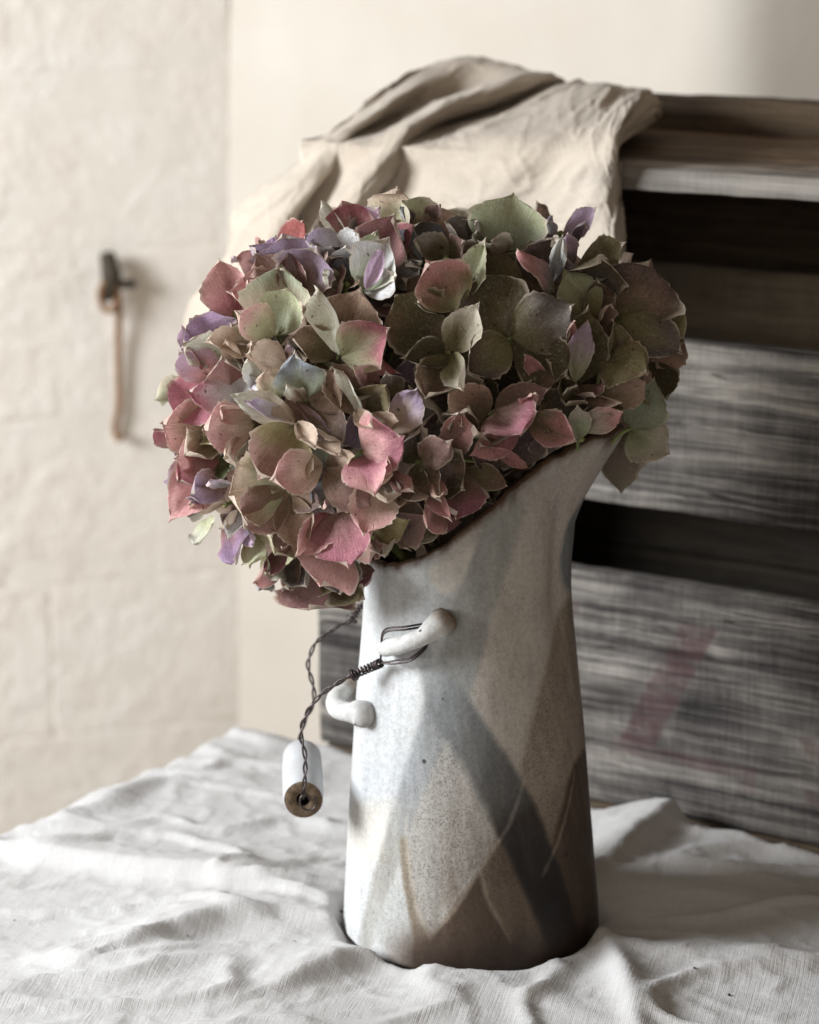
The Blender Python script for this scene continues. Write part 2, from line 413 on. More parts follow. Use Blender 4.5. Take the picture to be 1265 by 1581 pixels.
# rough stone left wall: one mortar bed, blocks standing slightly proud
def stone_wall():
    s = np.linspace(-.78, .0, 60); z = np.linspace(FLOOR, 1.7, 140)
    S, ZZ = np.meshgrid(s, z, indexing='ij')
    V = K + S[..., None]*WL + ZZ[..., None]*Z3 + NL*(-.0016+.0012*fbm(np.stack([S*30, ZZ*30, S*0], -1), 3, 9))[..., None]
    wall = mk('stone_wall', V.reshape(-1, 3), grid_faces(len(s), len(z)), M['mortar'])
    tag(wall, 'rough pale limestone wall on the left', 'wall', kind='structure')
    zs = [FLOOR, -.58, -.41, -.255, -.10, .065, .225, .392, .56, .73, .90, 1.08, 1.26, 1.44, 1.62]
    k = 0
    for i in range(len(zs)-1):
        cuts = [-.78, -.50-.05*((i*7) % 3), -.19-.09*((i*5) % 3), .0] if i % 2 else [-.78, -.42-.06*((i*3) % 3), .0]
        for j in range(len(cuts)-1):
            a, b = cuts[j]+.0006, cuts[j+1]-(.0006 if j < len(cuts)-2 else .0003); c, d = zs[i]+.0006, zs[i+1]-.0006
            v, f = rbox((b-a, .03, d-c), (int((b-a)/.006), 1, int((d-c)/.006)), .0014)
            cen = K + WL*((a+b)/2) + Z3*((c+d)/2) - NL*.0160
            q = np.stack([v[:, 0]*1+k*3, v[:, 2], v[:, 1]*0], -1)
            front = smooth(.004, .013, v[:, 1])
            rough_ = .65+.55*smooth(-.05, -.30, (a+b)/2+v[:, 0])
            disp = (.0009*fbm(q*26, 3, 40+k)+.0017*fbm(q*95, 3, 60+k))*front*rough_
            chip = .0016*smooth(.25, .7, fbm(q*14, 2, 80+k))*front
            P = cen + v[:, :1]*WL + v[:, 2:]*Z3 + (v[:, 1]+disp-chip)[:, None]*NL
            mk('stone_block', P, f, M['stone'], wall)
            k += 1
stone_wall()
fv = np.array([[-2, -2.2, FLOOR], [2.2, -2.2, FLOOR], [2.2, 1.9, FLOOR], [-2, 1.9, FLOOR]])
tag(mk('floor', fv, [(0, 1, 2, 3)], M['floor'], smooth_=False), 'stone floor under the table', 'floor', kind='structure')

# ------------------------------------------------------------------ table and white cloth
TE1 = np.array([.5755, .8178, 0.]); TE2 = np.array([.848, -.53, 0.])
TC = np.array([-.146, .322, 0.])                   # far left table corner
def tpos(p, q): return TC + TE2*p - TE1*q          # p along the back edge, q towards the camera
TL, TW = 1.15, .92
tb = thing('table', tpos(TL/2, TW/2)+Z3*FLOOR, 'plain wooden table covered by the white linen cloth', 'table')
def bar(name, c, size, mat, parent, ex=TE2, ey=-TE1, r=.004, n=(2, 2, 2)):
    v, f = rbox(size, n, r); P = c + v[:, :1]*ex + v[:, 1:2]*ey + v[:, 2:]*Z3
    return mk(name, P, f, mat, parent, uv=np.stack([v[:, 0], v[:, 1]+v[:, 2]], -1))
bar('table_top', tpos(TL/2, TW/2)+Z3*(-.0185), (TL-.012, TW-.012, .027), M['twood'], tb)
for (p, q) in ((.07, .07), (TL-.07, .07), (.07, TW-.07), (TL-.07, TW-.07)):
    bar('leg', tpos(p, q)+Z3*((FLOOR-.033)/2), (.06, .06, -.033-FLOOR), M['twood'], tb)

def pl(pts): return [at_z(x, y)[:2] for x, y in pts]
RIDGES = [  # polyline in plan, height, half-width on the far side, half-width on the near side
    (pl([(-60, 1312), (30, 1327), (150, 1348), (300, 1374), (420, 1400), (520, 1425)]), .0135, .034, .0040),
    (pl([(190, 1488), (260, 1462), (340, 1446), (430, 1440), (520, 1446), (570, 1462)]), .0140, .030, .0050),
    (pl([(1066, 1258), (1035, 1282), (990, 1312), (935, 1350)]), .0190, .028, .0070),
    (pl([(1060, 1258), (1085, 1268), (1150, 1300)]), .0080, .020, .010),
    (pl([(880, 1478), (930, 1474), (1000, 1490), (1100, 1500), (1200, 1498), (1320, 1505)]), .0090, .018, .010),
    (pl([(600, 1500), (700, 1512), (790, 1500), (860, 1482), (920, 1474)]), .0065, .006, .014),
    (pl([(925, 1474), (945, 1500), (965, 1545), (985, 1610)]), .0120, .012, .006),
    (pl([(420, 1545), (480, 1522), (545, 1500), (600, 1496)]), .0120, .022, .007),
    (pl([(340, 1392), (400, 1372), (450, 1352), (500, 1340)]), .0045, .02, .008),
    (pl([(160, 1235), (260, 1225), (330, 1212), (390, 1216)]), .0040, .02, .010),
    (pl([(20, 1480), (120, 1500), (260, 1530), (380, 1560)]), .0040, .03, .015),
    (pl([(930, 1365), (1010, 1385), (1120, 1395), (1265, 1420)]), .0055, .02, .016),
    (pl([(1000, 1340), (1100, 1345), (1200, 1370), (1320, 1375)]), .004, .02, .012),
    (pl([(640, 1560), (740, 1545), (840, 1560), (930, 1590)]), .0045, .015, .010),
    (pl([(60, 1290), (180, 1285), (300, 1300)]), .003, .02, .01),
]
def cloth_h(X, Y):
    H = np.zeros_like(X); crease = 0
    for pts, h, wf, wn in RIDGES:
        best = np.full(X.shape, 9.); bh = np.zeros_like(X); P = np.array(pts); n = len(P)-1
        seg = np.linalg.norm(np.diff(P, axis=0), axis=1); cum = np.concatenate([[0], np.cumsum(seg)])/seg.sum()
        for i in range(n):
            a, b = P[i], P[i+1]; d = b-a; L2 = d@d
            t = np.clip(((X-a[0])*d[0]+(Y-a[1])*d[1])/L2, 0, 1)
            dx, dy = X-(a[0]+t*d[0]), Y-(a[1]+t*d[1]); dist = np.hypot(dx, dy)
            nn = np.array([-d[1], d[0]]); nn = nn*np.sign(nn[1] if abs(nn[1]) > 1e-9 else 1)/np.linalg.norm(nn)
            side = dx*nn[0]+dy*nn[1]
            s = cum[i]+t*(cum[i+1]-cum[i])
            wid = np.where(side > 0, wf, wn)*(.75+.5*np.sin(math.pi*s))
            hh = h*np.sin(math.pi*np.clip(s*.86+.07, 0, 1))**.7/(1+(dist/wid)**2)**1.3
            m = dist < best; best = np.where(m, dist, best); bh = np.where(m, hh, bh)
        H += bh
    p = np.stack([X, Y, X*0], -1)
    wv = fbm(p*7, 2, 21)*.0060 + fbm(p*np.array([16, 34, 1]), 2, 22)*.0020
    cr = 1-np.abs(fbm(p*np.array([11, 22, 1.])+.5*fbm(p*8, 2, 31)[..., None], 2, 23)); H += .0046*(np.clip(cr-.80, 0, 1)/.20)**1.2
    cr2 = 1-np.abs(fbm(p*np.array([40, 62, 1.])+.5*fbm(p*20, 2, 33)[..., None], 2, 25)); H += .0013*(np.clip(cr2-.82, 0, 1)/.18)**1.2
    return H+wv+.0025
JC = np.array([0., 0.])
def table_cloth():
    step = .0028; hang = .30
    p = np.arange(-hang, TL+hang, step*1.0); 
    p = np.concatenate([np.arange(-hang, -.06, .008), np.arange(-.06, .78, step), np.arange(.78, TL+hang, .012)])
    q = np.concatenate([np.arange(-hang, -.06, .008), np.arange(-.06, .62, step), np.arange(.62, TW+hang, .012)])
    P, Q = np.meshgrid(p, q, indexing='ij')
    pc = np.clip(P, 0, TL); qc = np.clip(Q, 0, TW); ex = P-pc; ey = Q-qc
    ov = np.hypot(ex, ey); r = .012
    # rounded bend then fall
    ang = np.minimum(ov/r, math.pi/2); out = r*np.sin(ang); drop = r*(1-np.cos(ang))+np.maximum(ov-r*math.pi/2, 0)
    dirx = np.where(ov > 1e-9, ex/np.maximum(ov, 1e-9), 0); diry = np.where(ov > 1e-9, ey/np.maximum(ov, 1e-9), 0)
    fall = smooth(0, .15, ov)
    par = np.where(np.abs(ex) > np.abs(ey), Q, P)
    out = out + fall*(.014+.013*np.sin(par*38+1.3*np.sin(par*11)))
    X2 = pc+dirx*out; Y2 = qc+diry*out
    W = TC[None, None, :]+X2[..., None]*TE2-Y2[..., None]*TE1
    H = cloth_h(W[..., 0], W[..., 1])
    # edge puckers along the table's edge
    e = np.minimum(np.minimum(pc, TL-pc), np.minimum(qc, TW-qc))
    par2 = np.where(pc < qc, qc, pc)
    H += .0065*np.exp(-((e-.012)/.022)**2)*(.35+fbm(np.stack([par2*17, par2*0, par2*0+2], -1), 2, 77))
    # pressed flat under the jug and the crate
    rj = np.hypot(W[..., 0]-JC[0], W[..., 1]-JC[1])
    under = smooth(.080, .068, rj)
    H = H*(1-under)+under*(-.0015)
    H = np.where(ov > 0, H*np.exp(-ov/.02), H)
    W[..., 2] = H-drop
    uv = np.stack([P, Q], -1).reshape(-1, 2)
    o = mk('tablecloth', W.reshape(-1, 3), grid_faces(len(p), len(q))[:, ::-1], M['linen'], uv=uv, origin=tpos(TL/2, TW/2))
    tag(o, 'white creased linen cloth spread over the table under the jug', 'tablecloth')
CU = np.array([.848, -.53, 0.]); CV = np.array([.53, .848, 0.]); P0 = np.array([-.0966, .3156, 0.])
table_cloth()

# low ledge behind the table that carries the crate
v_, f_ = rbox((.62, .25, -.001-FLOOR), (2, 2, 2), .006)
cl_ = P0+CU*.312+CV*.128+Z3*((FLOOR-.001)/2)
tag(mk('ledge', cl_+v_[:, :1]*CU+v_[:, 1:2]*CV+v_[:, 2:]*Z3, f_, M['ledge'], uv=np.stack([v_[:, 0], v_[:, 1]+v_[:, 2]], -1)), 'dark ledge behind the table carrying the crate', 'ledge', kind='structure')

# ------------------------------------------------------------------ wooden crate
CL = .62; CD = .235                                   # length, depth
crate = thing('wooden_crate', P0+CU*CL/2+CV*CD/2, 'weathered grey slatted wooden crate with faded red print behind the jug', 'crate')
def cpos(u, w_, z): return P0+CU*u+CV*w_+Z3*z
PRINT = [  # strokes in (u, z) on the lower slat
    [(.2690, .1265), (.2945, .1265), (.2530, .0420), (.2290, .0420)],
    [(.2230, .0440), (.3235, .0420), (.3235, .0240), (.3110, .0240), (.3110, .0330), (.2230, .0330)],
    [(.3480, .0680), (.3600, .0700), (.4050, .0180), (.3900, .0180)],
    [(.3560, .0250), (.4300, .0250), (.4300, .0350), (.3560, .0350)],
    [(.1930, .1280), (.2000, .1280), (.2000, .1200), (.1930, .1200)],
    [(.4500, .1265), (.4740, .1265), (.4740, .0420), (.4500, .0420)],
]
def inpoly(poly, x, y):
    c = np.zeros(x.shape, bool); n = len(poly)
    for i in range(n):
        x1, y1 = poly[i]; x2, y2 = poly[(i+1) % n]
        if y1 == y2: continue
        c ^= ((y1 > y) != (y2 > y)) & (x < (x2-x1)*(y-y1)/(y2-y1)+x1)
    return c
def sdist(poly, x, y):
    d = np.full(x.shape, 9.); n = len(poly)
    for i in range(n):
        a = np.array(poly[i], float); b = np.array(poly[(i+1) % n], float); e = b-a
        t = np.clip(((x-a[0])*e[0]+(y-a[1])*e[1])/max(e@e, 1e-12), 0, 1)
        d = np.minimum(d, np.hypot(x-a[0]-t*e[0], y-a[1]-t*e[1]))
    return np.where(inpoly(poly, x, y), d, -d)
def board(name, u0, u1, w0, w1, z0, z1, mat, n, grain=0, wob=.0012, seed=1, prn=False):
    size = np.array([u1-u0, w1-w0, z1-z0]); v, f = rbox(size, n, min(.003, size.min()*.25))
    cen = np.array([(u0+u1)/2, (w0+w1)/2, (z0+z1)/2]); q = v+cen
    d = np.stack([fbm(q*25+seed, 3, seed), fbm(q*25+seed, 3, seed+5), fbm(q*np.array([14, 40, 40])+seed, 3, seed+9)], -1)*wob
    edge = fbm(q*np.array([60, 60, 60])+seed, 2, seed+3)*wob*.6
    q2 = q+d; q2[:, 2] += edge*np.sign(v[:, 2])
    P = cpos(0, 0, 0)+q2[:, :1]*CU+q2[:, 1:2]*CV+q2[:, 2:]*Z3
    uv = np.stack([q[:, 0], q[:, 1]+q[:, 2]], -1) if grain == 0 else np.stack([q[:, 2], q[:, 0]+q[:, 1]], -1)
    if grain == 1: uv = np.stack([q[:, 1]+q[:, 2], q[:, 0]], -1)
    a = {}
    pr = np.zeros(len(q))
    if prn:
        for i_, poly in enumerate(PRINT): pr = np.maximum(pr, (1. if i_ == 0 else .72)*smooth(-.0008, .0012, sdist(poly, q[:, 0], q[:, 2])))
        pr = pr*(v[:, 1] < 0)
    a['Print'] = pr
    if name == 'top_board': a['Grey'] = .92*smooth(.075, .008, q[:, 1]+.022*fbm(q*np.array([12, 30, 1]), 3, 7))
    return mk(name, P, f, mat, crate, uv=uv, attrs=a)
board('slat', 0, CL, .0, .016, .0, .150, M['wood'], (420, 1, 110), seed=3, prn=True)
board('slat', 0, CL, .0, .016, .194, .300, M['wood'], (120, 1, 24), seed=14)
board('top_board', 0, CL, -.004, .2165, .3885, .4025, M['woodtop'], (120, 40, 2), seed=25, wob=.0016)
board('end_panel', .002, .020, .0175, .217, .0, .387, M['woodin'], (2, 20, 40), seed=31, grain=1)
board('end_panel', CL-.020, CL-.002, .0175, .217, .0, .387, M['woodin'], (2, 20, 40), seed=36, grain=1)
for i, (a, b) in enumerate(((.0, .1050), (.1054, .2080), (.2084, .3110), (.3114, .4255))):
    board('back_slat', 0, CL, .218, .232, a, b, M['woodlip'] if i == 3 else (M['woodlit'] if i == 2 else M['woodin']), (80, 1, 16), seed=40+i)
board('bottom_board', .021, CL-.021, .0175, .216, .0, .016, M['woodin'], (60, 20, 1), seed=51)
for u in (.012, CL-.012):
    for z in (.03, .12, .215, .28):
        th = np.linspace(0, 2*math.pi, 10, endpoint=False)
        V = [cpos(u, -.0022, z)] + [cpos(u+.003*math.cos(t), -.0012, z+.003*math.sin(t)) for t in th] + [cpos(u+.003*math.cos(t), .003, z+.003*math.sin(t)) for t in th]
        F = [(0, 1+(j+1) % 10, 1+j) for j in range(10)]+[(1+j, 1+(j+1) % 10, 11+(j+1) % 10, 11+j) for j in range(10)]
        mk('nail', np.array(V), F, M['nail'], crate)

# ------------------------------------------------------------------ linen hung over the crate
def hung_linen():
    ribs = [
        [(640, 116, -.13), (582, 148, -.08), (500, 222, -.03), (420, 285, .0), (368, 330, .01), (358, 392, .01), (292, 478, .02), (300, 580, .02)],
        [(700, 98, -.17), (620, 132, -.11), (540, 196, -.04), (462, 270, .015), (410, 335, .028), (396, 405, .03), (345, 480, .03), (345, 580, .03)],
        [(760, 93, -.17), (668, 122, -.12), (582, 182, -.04), (505, 262, .014), (448, 335, .03), (424, 405, .03), (400, 480, .03), (400, 580, .03)],
        [(815, 112, -.16), (700, 150, -.13), (612, 194, -.08), (535, 258, -.015), (475, 335, .002), (450, 405, .002), (430, 480, .002), (430, 580, .002)],
        [(845, 116, -.15), (722, 152, -.085), (640, 190, -.02), (572, 262, .026), (520, 340, .034), (498, 405, .03), (480, 480, .03), (480, 580, .03)],
        [(858, 122, -.15), (745, 166, -.10), (668, 196, -.04), (605, 262, .016), (556, 340, .02), (538, 405, .02), (520, 480, .02), (520, 580, .02)],
        [(866, 128, -.16), (762, 178, -.135), (690, 204, -.09), (632, 262, -.006), (590, 330, .002), (575, 405, .002), (560, 480, .002), (560, 580, .002)],
        [(880, 130, -.16), (790, 176, -.09), (722, 214, -.02), (676, 270, .012), (650, 335, .016), (640, 405, .016), (630, 480, .016), (630, 580, .016)],
        [(905, 129, -.16), (845, 165, -.075), (790, 218, .002), (762, 290, .016), (750, 350, .016), (745, 405, .014), (740, 480, .012), (740, 580, .012)],
        [(940, 130, -.16), (905, 160, -.075), (868, 224, .004), (850, 300, .010), (845, 360, .008), (840, 405, .008), (840, 480, .008), (840, 580, .008)],
        [(968, 134, -.165), (945, 160, -.085), (925, 218, .010), (922, 290, .020), (924, 350, .020), (930, 410, .016), (930, 480, .012), (930, 580, .012)],
        [(1008, 142, -.165), (994, 154, -.105), (953, 212, .012), (948, 290, .016), (951, 350, .016), (960, 410, .014), (964, 480, .010), (964, 580, .010)],
        [(1024, 166, -.165), (1014, 176, -.115), (960, 232, .004), (957, 300, .004), (959, 360, .003), (967, 410, .003), (970, 480, .003), (970, 580, .003)],
        [(1016, 194, -.160), (1004, 200, -.120), (952, 244, -.002), (951, 300, -.004), (953, 360, -.004), (961, 410, -.004), (964, 480, -.004), (964, 580, -.004)],
    ]
    G = np.array([[at_plane(x, y, P0-CV*o, CV) for (x, y, o) in r] for r in ribs])     # ribs x rows x 3
    # a first row tucked down behind, onto the board
    tuck = G[:, :1, :].copy(); tuck[:, 0, :] += CV*.035; tuck[:, 0, 2] = np.minimum(tuck[:, 0, 2]-.02, .436)
    tuck[-3:, 0, :] = G[-3:, 0, :]-CU*.022+CV*.004; tuck[-3:, 0, 2] = np.maximum(G[-3:, 0, 2]-.004, .412)
    G = np.concatenate([tuck, G], 1)
    na, nb = 260, 200
    S = catmull(G, na); S = catmull(S.transpose(1, 0, 2), nb).transpose(1, 0, 2)
    nrm = np.cross(np.gradient(S, axis=0), np.gradient(S, axis=1)); nrm /= np.linalg.norm(nrm, axis=2, keepdims=True)+1e-12
    A, B = np.meshgrid(np.linspace(0, 1, na), np.linspace(0, 1, nb), indexing='ij')
    p = np.stack([A*13+B*5, B*3.2-A*2, A*0], -1)
    cr = 1-np.abs(fbm(p*.9, 3, 91))
    cr2 = 1-np.abs(fbm(np.stack([A*22-B*9, B*9+A*6, A*0], -1), 3, 95))
    dsp = .0022*fbm(p*.9, 2, 90)+.0022*(np.clip(cr-.70, 0, 1)/.30)**1.4+.0010*(np.clip(cr2-.74, 0, 1)/.26)**1.4+.0004*fbm(p*4, 3, 92)
    S = S+nrm*dsp[..., None]*np.sign(np.sum(nrm*(-CV), -1, keepdims=True))
    rel = S-P0; cu = rel@CU; cw = rel@CV
    on = (cu > -.004) & (cw > -.002) & (cw < .24) & (S[..., 2] > .36)
    zf = .4062+.0012*np.abs(dsp)/.003; k_ = .007
    near = smooth(-.012, .012, cu)*smooth(-.016, .010, cw)*smooth(.26, .24, cw)*(S[..., 2] > .34)
    soft = zf+k_*np.log1p(np.exp(np.clip((S[..., 2]-zf)/k_, -40, 40)))
    S[..., 2] = S[..., 2]*(1-near)+soft*near
    S[..., 2] = np.where(on, np.maximum(S[..., 2], .4045), S[..., 2])
    infr = (cu > -.004) & (S[..., 2] <= .4062) & (cw > -.007)
    S = S-np.where(infr, cw+.007, 0)[..., None]*CV
    uv = np.stack([A*.42, B*.42], -1).reshape(-1, 2)
    V = S.reshape(-1, 3)
    o = mk('draped_linen', V, grid_faces(na, nb), M['drape'], uv=uv, origin=cpos(.1, .1, .4025))
    sm = o.modifiers.new('thickness', 'SOLIDIFY'); sm.thickness = .0012; sm.offset = 0
    tag(o, 'flax linen cloth bunched and hung over the crate top', 'cloth')
hung_linen()

# ------------------------------------------------------------------ iron hook on the stone wall
def wl(px, py, off): return at_plane(px, py, K+NL*off, NL)
hook = thing('wall_hook', wl(175, 450, 0), 'rusty iron hook and eye hanging on the stone wall', 'hook')
plate = [wl(166, 392, .012), wl(168, 405, .016), wl(172, 425, .019), wl(172, 445, .018), wl(165, 462, .013)]
mk('staple', *tube(catmull(plate, 14), [.0068, .0075, .0080, .0082, .0082, .0088, .0096, .0096, .0094, .0090, .0082, .0072, .006, .0046], 12), M['iron'], hook)
peg = [wl(172, 438, .018), wl(190, 439, .02), wl(209, 438, .02)]
mk('peg', *tube(catmull(peg, 8), np.linspace(.0052, .0040, 8), 10), M['iron'], hook)
ring = [wl(168+13*math.cos(a), 456+24*math.sin(a), .018+.004*math.sin(2*a)) for a in np.linspace(0, 2*math.pi, 25)]
mk('eye_ring', *tube(ring, .0030, 8), M['rust'], hook)
rod = [wl(180, 440, .024), wl(183, 470, .016), wl(183.5, 540, .008), wl(184, 620, .0065), wl(182, 640, .0065), wl(178, 655, .0065), wl(178, 668, .008), wl(183, 677, .012), wl(189, 672, .016)]
mk('hook_rod', *tube(catmull(rod, 50), np.concatenate([np.linspace(.0034, .0031, 36), np.linspace(.0030, .0034, 14)]), 10), M['rust'], hook)

# ------------------------------------------------------------------ stoneware jug
jug = thing('jug', (0, 0, 0), 'stoneware jug with spout, grey and brown brushed glaze and wire handle', 'jug')
ZK = np.array([0, .0201, .0699, .1262, .1779, .1997, .2135, .24, .30])
RK = np.array([.0709, .0703, .0666, .0622, .0572, .0556, .0549, .0545, .0545])
CK = np.array([0, 0, -.0006, -.0015, -.0023, -.0027, -.0026, -.0026, -.0026])
def r0(z): return np.interp(z, ZK, RK)
def c0(z): return np.interp(z, ZK, CK)
def flare(z): return np.interp(z, [.19, .2135, .2357, .25, .2642, .2819, .30], [0, .0006, .0028, .0084, .0168, .0276, .034])
TH_R = np.radians([0, 12, 25, 43, 62, 81, 102, 124, 149, 180]); Z_R = [.2832, .2855, .2846, .2770, .2632, .2496, .2342, .2216, .2166, .2135]
def zrim(th): return np.interp(np.abs(th), TH_R, Z_R)
def jug_r(th, z):
    a = np.abs(th); F = flare(z)
    lobe = np.exp(-(a/math.radians(36))**2) - .17*np.exp(-((a-math.radians(72))/math.radians(26))**2)
    r = r0(z)+F*lobe
    r = r*(1+.006*np.sin(2*th+.6)*smooth(.02, .12, z)+.004*np.sin(3*th+2+z*30))
    r = r-.0022*np.exp(-((a-math.radians(33))/math.radians(9))**2)*smooth(.12, .2, z)*smooth(.275, .23, z)     # pinch under the lip
    r = r-.0045*smooth(.006, 0, z)**2
    return r
def jug_pt(th, z, dr=0.):
    r = jug_r(th, z)+dr
    return np.stack([c0(z)+r*np.cos(th), r*np.sin(th), z], -1)
def jug_hit(px, py):
    best = None
    for D in np.arange(1.20, 1.44, .0006):
        p = at_depth(px, py, D); z = min(max(p[2], 0), .29)
        g = math.hypot(p[0]-c0(z), p[1])-float(r0(z))
        if best is None or g < best[0]: best = (g, p)
        if g < 0: break
    p = best[1]; return math.atan2(p[1], p[0]-float(c0(p[2]))), p[2]
G8 = lambda *c: s2l(c)
def body():
    nt, nz = 600, 340
    th = np.linspace(-math.pi, math.pi, nt, endpoint=False)
    t = np.linspace(0, 1, nz)
    TH, T = np.meshgrid(th, t, indexing='ij'); zr = zrim(TH)
    Zt = zr - .0022*fbm(np.stack([TH*6, TH*0, TH*0], -1), 3, 5)
    ZZ = T*Zt
    V = jug_pt(TH, ZZ)
    bumps = .0006*fbm(np.stack([TH*3, ZZ*18, TH*0], -1), 3, 6)
    V[..., 0] += np.cos(TH)*bumps; V[..., 1] += np.sin(TH)*bumps
    # --- glaze: overlapping brushed dips, laid out round the jug (front and back alike)
    A = -np.abs(TH)                                       # fold the back onto the front
    H = ZZ
    left = smooth(math.radians(-96), math.radians(-122), A)      # handle side is whiter
    base = G8(184, 178, 170)*(1-left[..., None])+G8(202, 203, 203)*left[..., None]
    lowr = smooth(.150, .045, H)*(1-.93*smooth(math.radians(-98), math.radians(-122), A))
    base = base*(1-lowr[..., None])+G8(98, 81, 67)*lowr[..., None]
    crk = .30+.0*H; crk = crk+.6*smooth(.19, .08, H)*(1-.8*left)
    def poly(pts):
        P = np.array(pts, float)
        for _ in range(2):
            Q = np.roll(P, -1, 0); P = np.stack([P*.86+Q*.14, P*.14+Q*.86], 1).reshape(-1, 2)
        return [jug_hit(x, y) for x, y in P]
    Rm = .062
    state = dict(col=base.copy(), crk=crk)
    def lay(c, m, ck):
        state['col'] = np.exp(np.log(np.maximum(state['col'], .004))*(1-m[..., None])+np.log(np.clip(c, .004, 1))*m[..., None])
        state['crk'] = state['crk']*(1-m)+ck*m
    def texture(seed):
        br = .86+.22*fbm(np.stack([A*22+H*90, H*26-A*5, TH*0+seed], -1), 3, 31+seed)+.10*fbm(np.stack([A*140, H*12, TH*0], -1), 2, 7)
        var = 1+.12*fbm(np.stack([TH*9, H*60, TH*0+seed], -1), 3, 11)
        wob = .0006*fbm(np.stack([TH*12, H*180, TH*0], -1), 2, seed)
        return br, var, wob
    def patch(pts, c, op, sf, ck, seed=[0]):
        seed[0] += 1; br, var, wob = texture(seed[0])
        P = [(a*Rm, z) for a, z in poly(pts)]
        sd_ = sdist(P, A*Rm, H)+wob
        m = smooth(-sf*1.4, sf*1.4, sd_)*np.clip(op*br+.12*np.exp(-((sd_-.002)/.0012)**2)*(op > .6), 0, .98)
        lay(G8(*c)*var[..., None], m, ck)
    def band(pts, op, sf, seed):
        """a brushed stripe: (px, py, width px, colour, crackle) along its middle"""
        br, var, wob = texture(seed)
        K_ = [(*jug_hit(x, y), w2*.5*.000360, G8(*c), k2) for x, y, w2, c, k2 in pts]
        best = np.full(H.shape, -9.); C = np.zeros(H.shape+(3,)); CK_ = np.zeros(H.shape)
        for (a1, z1, w1, c1, k1), (a2, z2, w2, c2, k2) in zip(K_[:-1], K_[1:]):
            ex, ey = (a2-a1)*Rm, z2-z1
            t = np.clip(((A-a1)*Rm*ex+(H-z1)*ey)/(ex*ex+ey*ey), 0, 1)
            dd = np.hypot((A-a1)*Rm-t*ex, H-z1-t*ey); e = w1+(w2-w1)*t-dd
            m = e > best; best = np.where(m, e, best)
            C = np.where(m[..., None], c1+(c2-c1)*t[..., None], C); CK_ = np.where(m, k1+(k2-k1)*t, CK_)
        m = smooth(-sf*1.4, sf*1.4, best+wob)*np.clip(op*br, 0, .98)
        lay(C*var[..., None], m, CK_)
    # large fields first
    patch([(806, 778), (856, 712), (890, 695), (866, 860), (876, 1000), (892, 1100), (890, 1200), (820, 1230), (745, 1110), (728, 1040), (746, 988), (771, 918), (795, 849)], (186, 178, 169), .85, .002, .35)
    patch([(842, 1040), (872, 930), (905, 900), (915, 1100), (908, 1260), (850, 1330), (822, 1250), (800, 1195)], (140, 126, 112), .8, .0030, 1.)
    patch([(838, 1360), (852, 1302), (882, 1190), (905, 1150), (918, 1250), (926, 1400), (926, 1500), (890, 1500)], (72, 58, 48), .9, .002, .7)
    patch([(738, 1340), (760, 1300), (813, 1340), (850, 1400), (870, 1500), (760, 1510), (640, 1500), (640, 1460), (665, 1446)], (78, 64, 53), .92, .0015, .7)
    patch([(769, 1290), (813, 1350), (855, 1470), (822, 1476), (787, 1452), (752, 1385), (741, 1345)], (118, 103, 88), .8, .0012, 1.)
    patch([(560, 1172), (650, 1168), (628, 1236), (540, 1238)], (190, 194, 200), .45, .006, .2)
    patch([(540, 1240), (622, 1236), (600, 1330), (532, 1330)], (206, 200, 189), .7, .005, .1)
    patch([(632, 915), (700, 885), (745, 850), (720, 960), (690, 1010), (640, 1010), (655, 950)], (168, 174, 178), .5, .012, .2)
    # the crossing brushed bands
    band([(786, 790, 62, (158, 158, 152), .2), (735, 930, 64, (146, 147, 143), .3), (692, 1078, 60, (134, 137, 138), .4), (642, 1212, 48, (140, 142, 144), .55), (600, 1330, 36, (146, 142, 134), .55), (564, 1452, 30, (160, 158, 152), .45)], .84, .0020, 52)
    band([(652, 1000, 26, (176, 178, 178), .2), (690, 1082, 62, (134, 136, 137), .35), (745, 1180, 72, (108, 108, 107), .35), (778, 1236, 74, (92, 90, 88), .3), (798, 1268, 70, (52, 46, 42), .2), (818, 1310, 62, (40, 35, 32), .2), (842, 1368, 60, (28, 23, 20), .2), (868, 1440, 56, (26, 21, 18), .2), (886, 1510, 56, (26, 21, 18), .2)], 1.12, .0018, 51)
    band([(623, 1300, 14, (134, 122, 104), .9), (634, 1370, 22, (128, 115, 98), .9), (650, 1440, 26, (116, 102, 86), .8), (664, 1500, 40, (92, 78, 66), .6)], .85, .0012, 54)
    # pale lozenges between them
    patch([(690, 1136), (712, 1180), (745, 1245), (770, 1298), (735, 1352), (700, 1405), (664, 1450), (645, 1410), (632, 1355), (629, 1300), (645, 1245), (668, 1190)], (170, 166, 160), .9, .0012, 1.)
    patch([(702, 1150), (748, 1236), (770, 1284), (768, 1302), (745, 1290), (712, 1215)], (184, 177, 168), .6, .0015, .4)
    patch([(613, 1342), (626, 1390), (642, 1468), (600, 1464), (576, 1446)], (184, 184, 180), .8, .0012, .6)
    patch([(655, 880), (702, 860), (740, 832), (712, 905), (684, 922)], (202, 196, 185), .8, .0012, .1)
    patch([(886, 716), (870, 814), (866, 862), (872, 908), (886, 910), (902, 860), (902, 780), (944, 700), (925, 690)], (112, 117, 122), .85, .0022, .1)
    # thin pale outlines left by overlapping dips
    for ln in ([(741, 1340, 5), (751, 1385, 6), (790, 1456, 5)], [(888, 1190, 5), (862, 1296, 7), (838, 1352, 6)], [(628, 1262, 4), (629, 1310, 5), (642, 1400, 5), (664, 1448, 4)], [(770, 1298, 6), (735, 1354, 7), (700, 1407, 5), (664, 1450, 4)], [(812, 1200, 4), (786, 1275, 7), (770, 1300, 5)]):
        band([(x, y, w2, (196, 186, 172), .3) for x, y, w2 in ln], .55, .0007, 60)
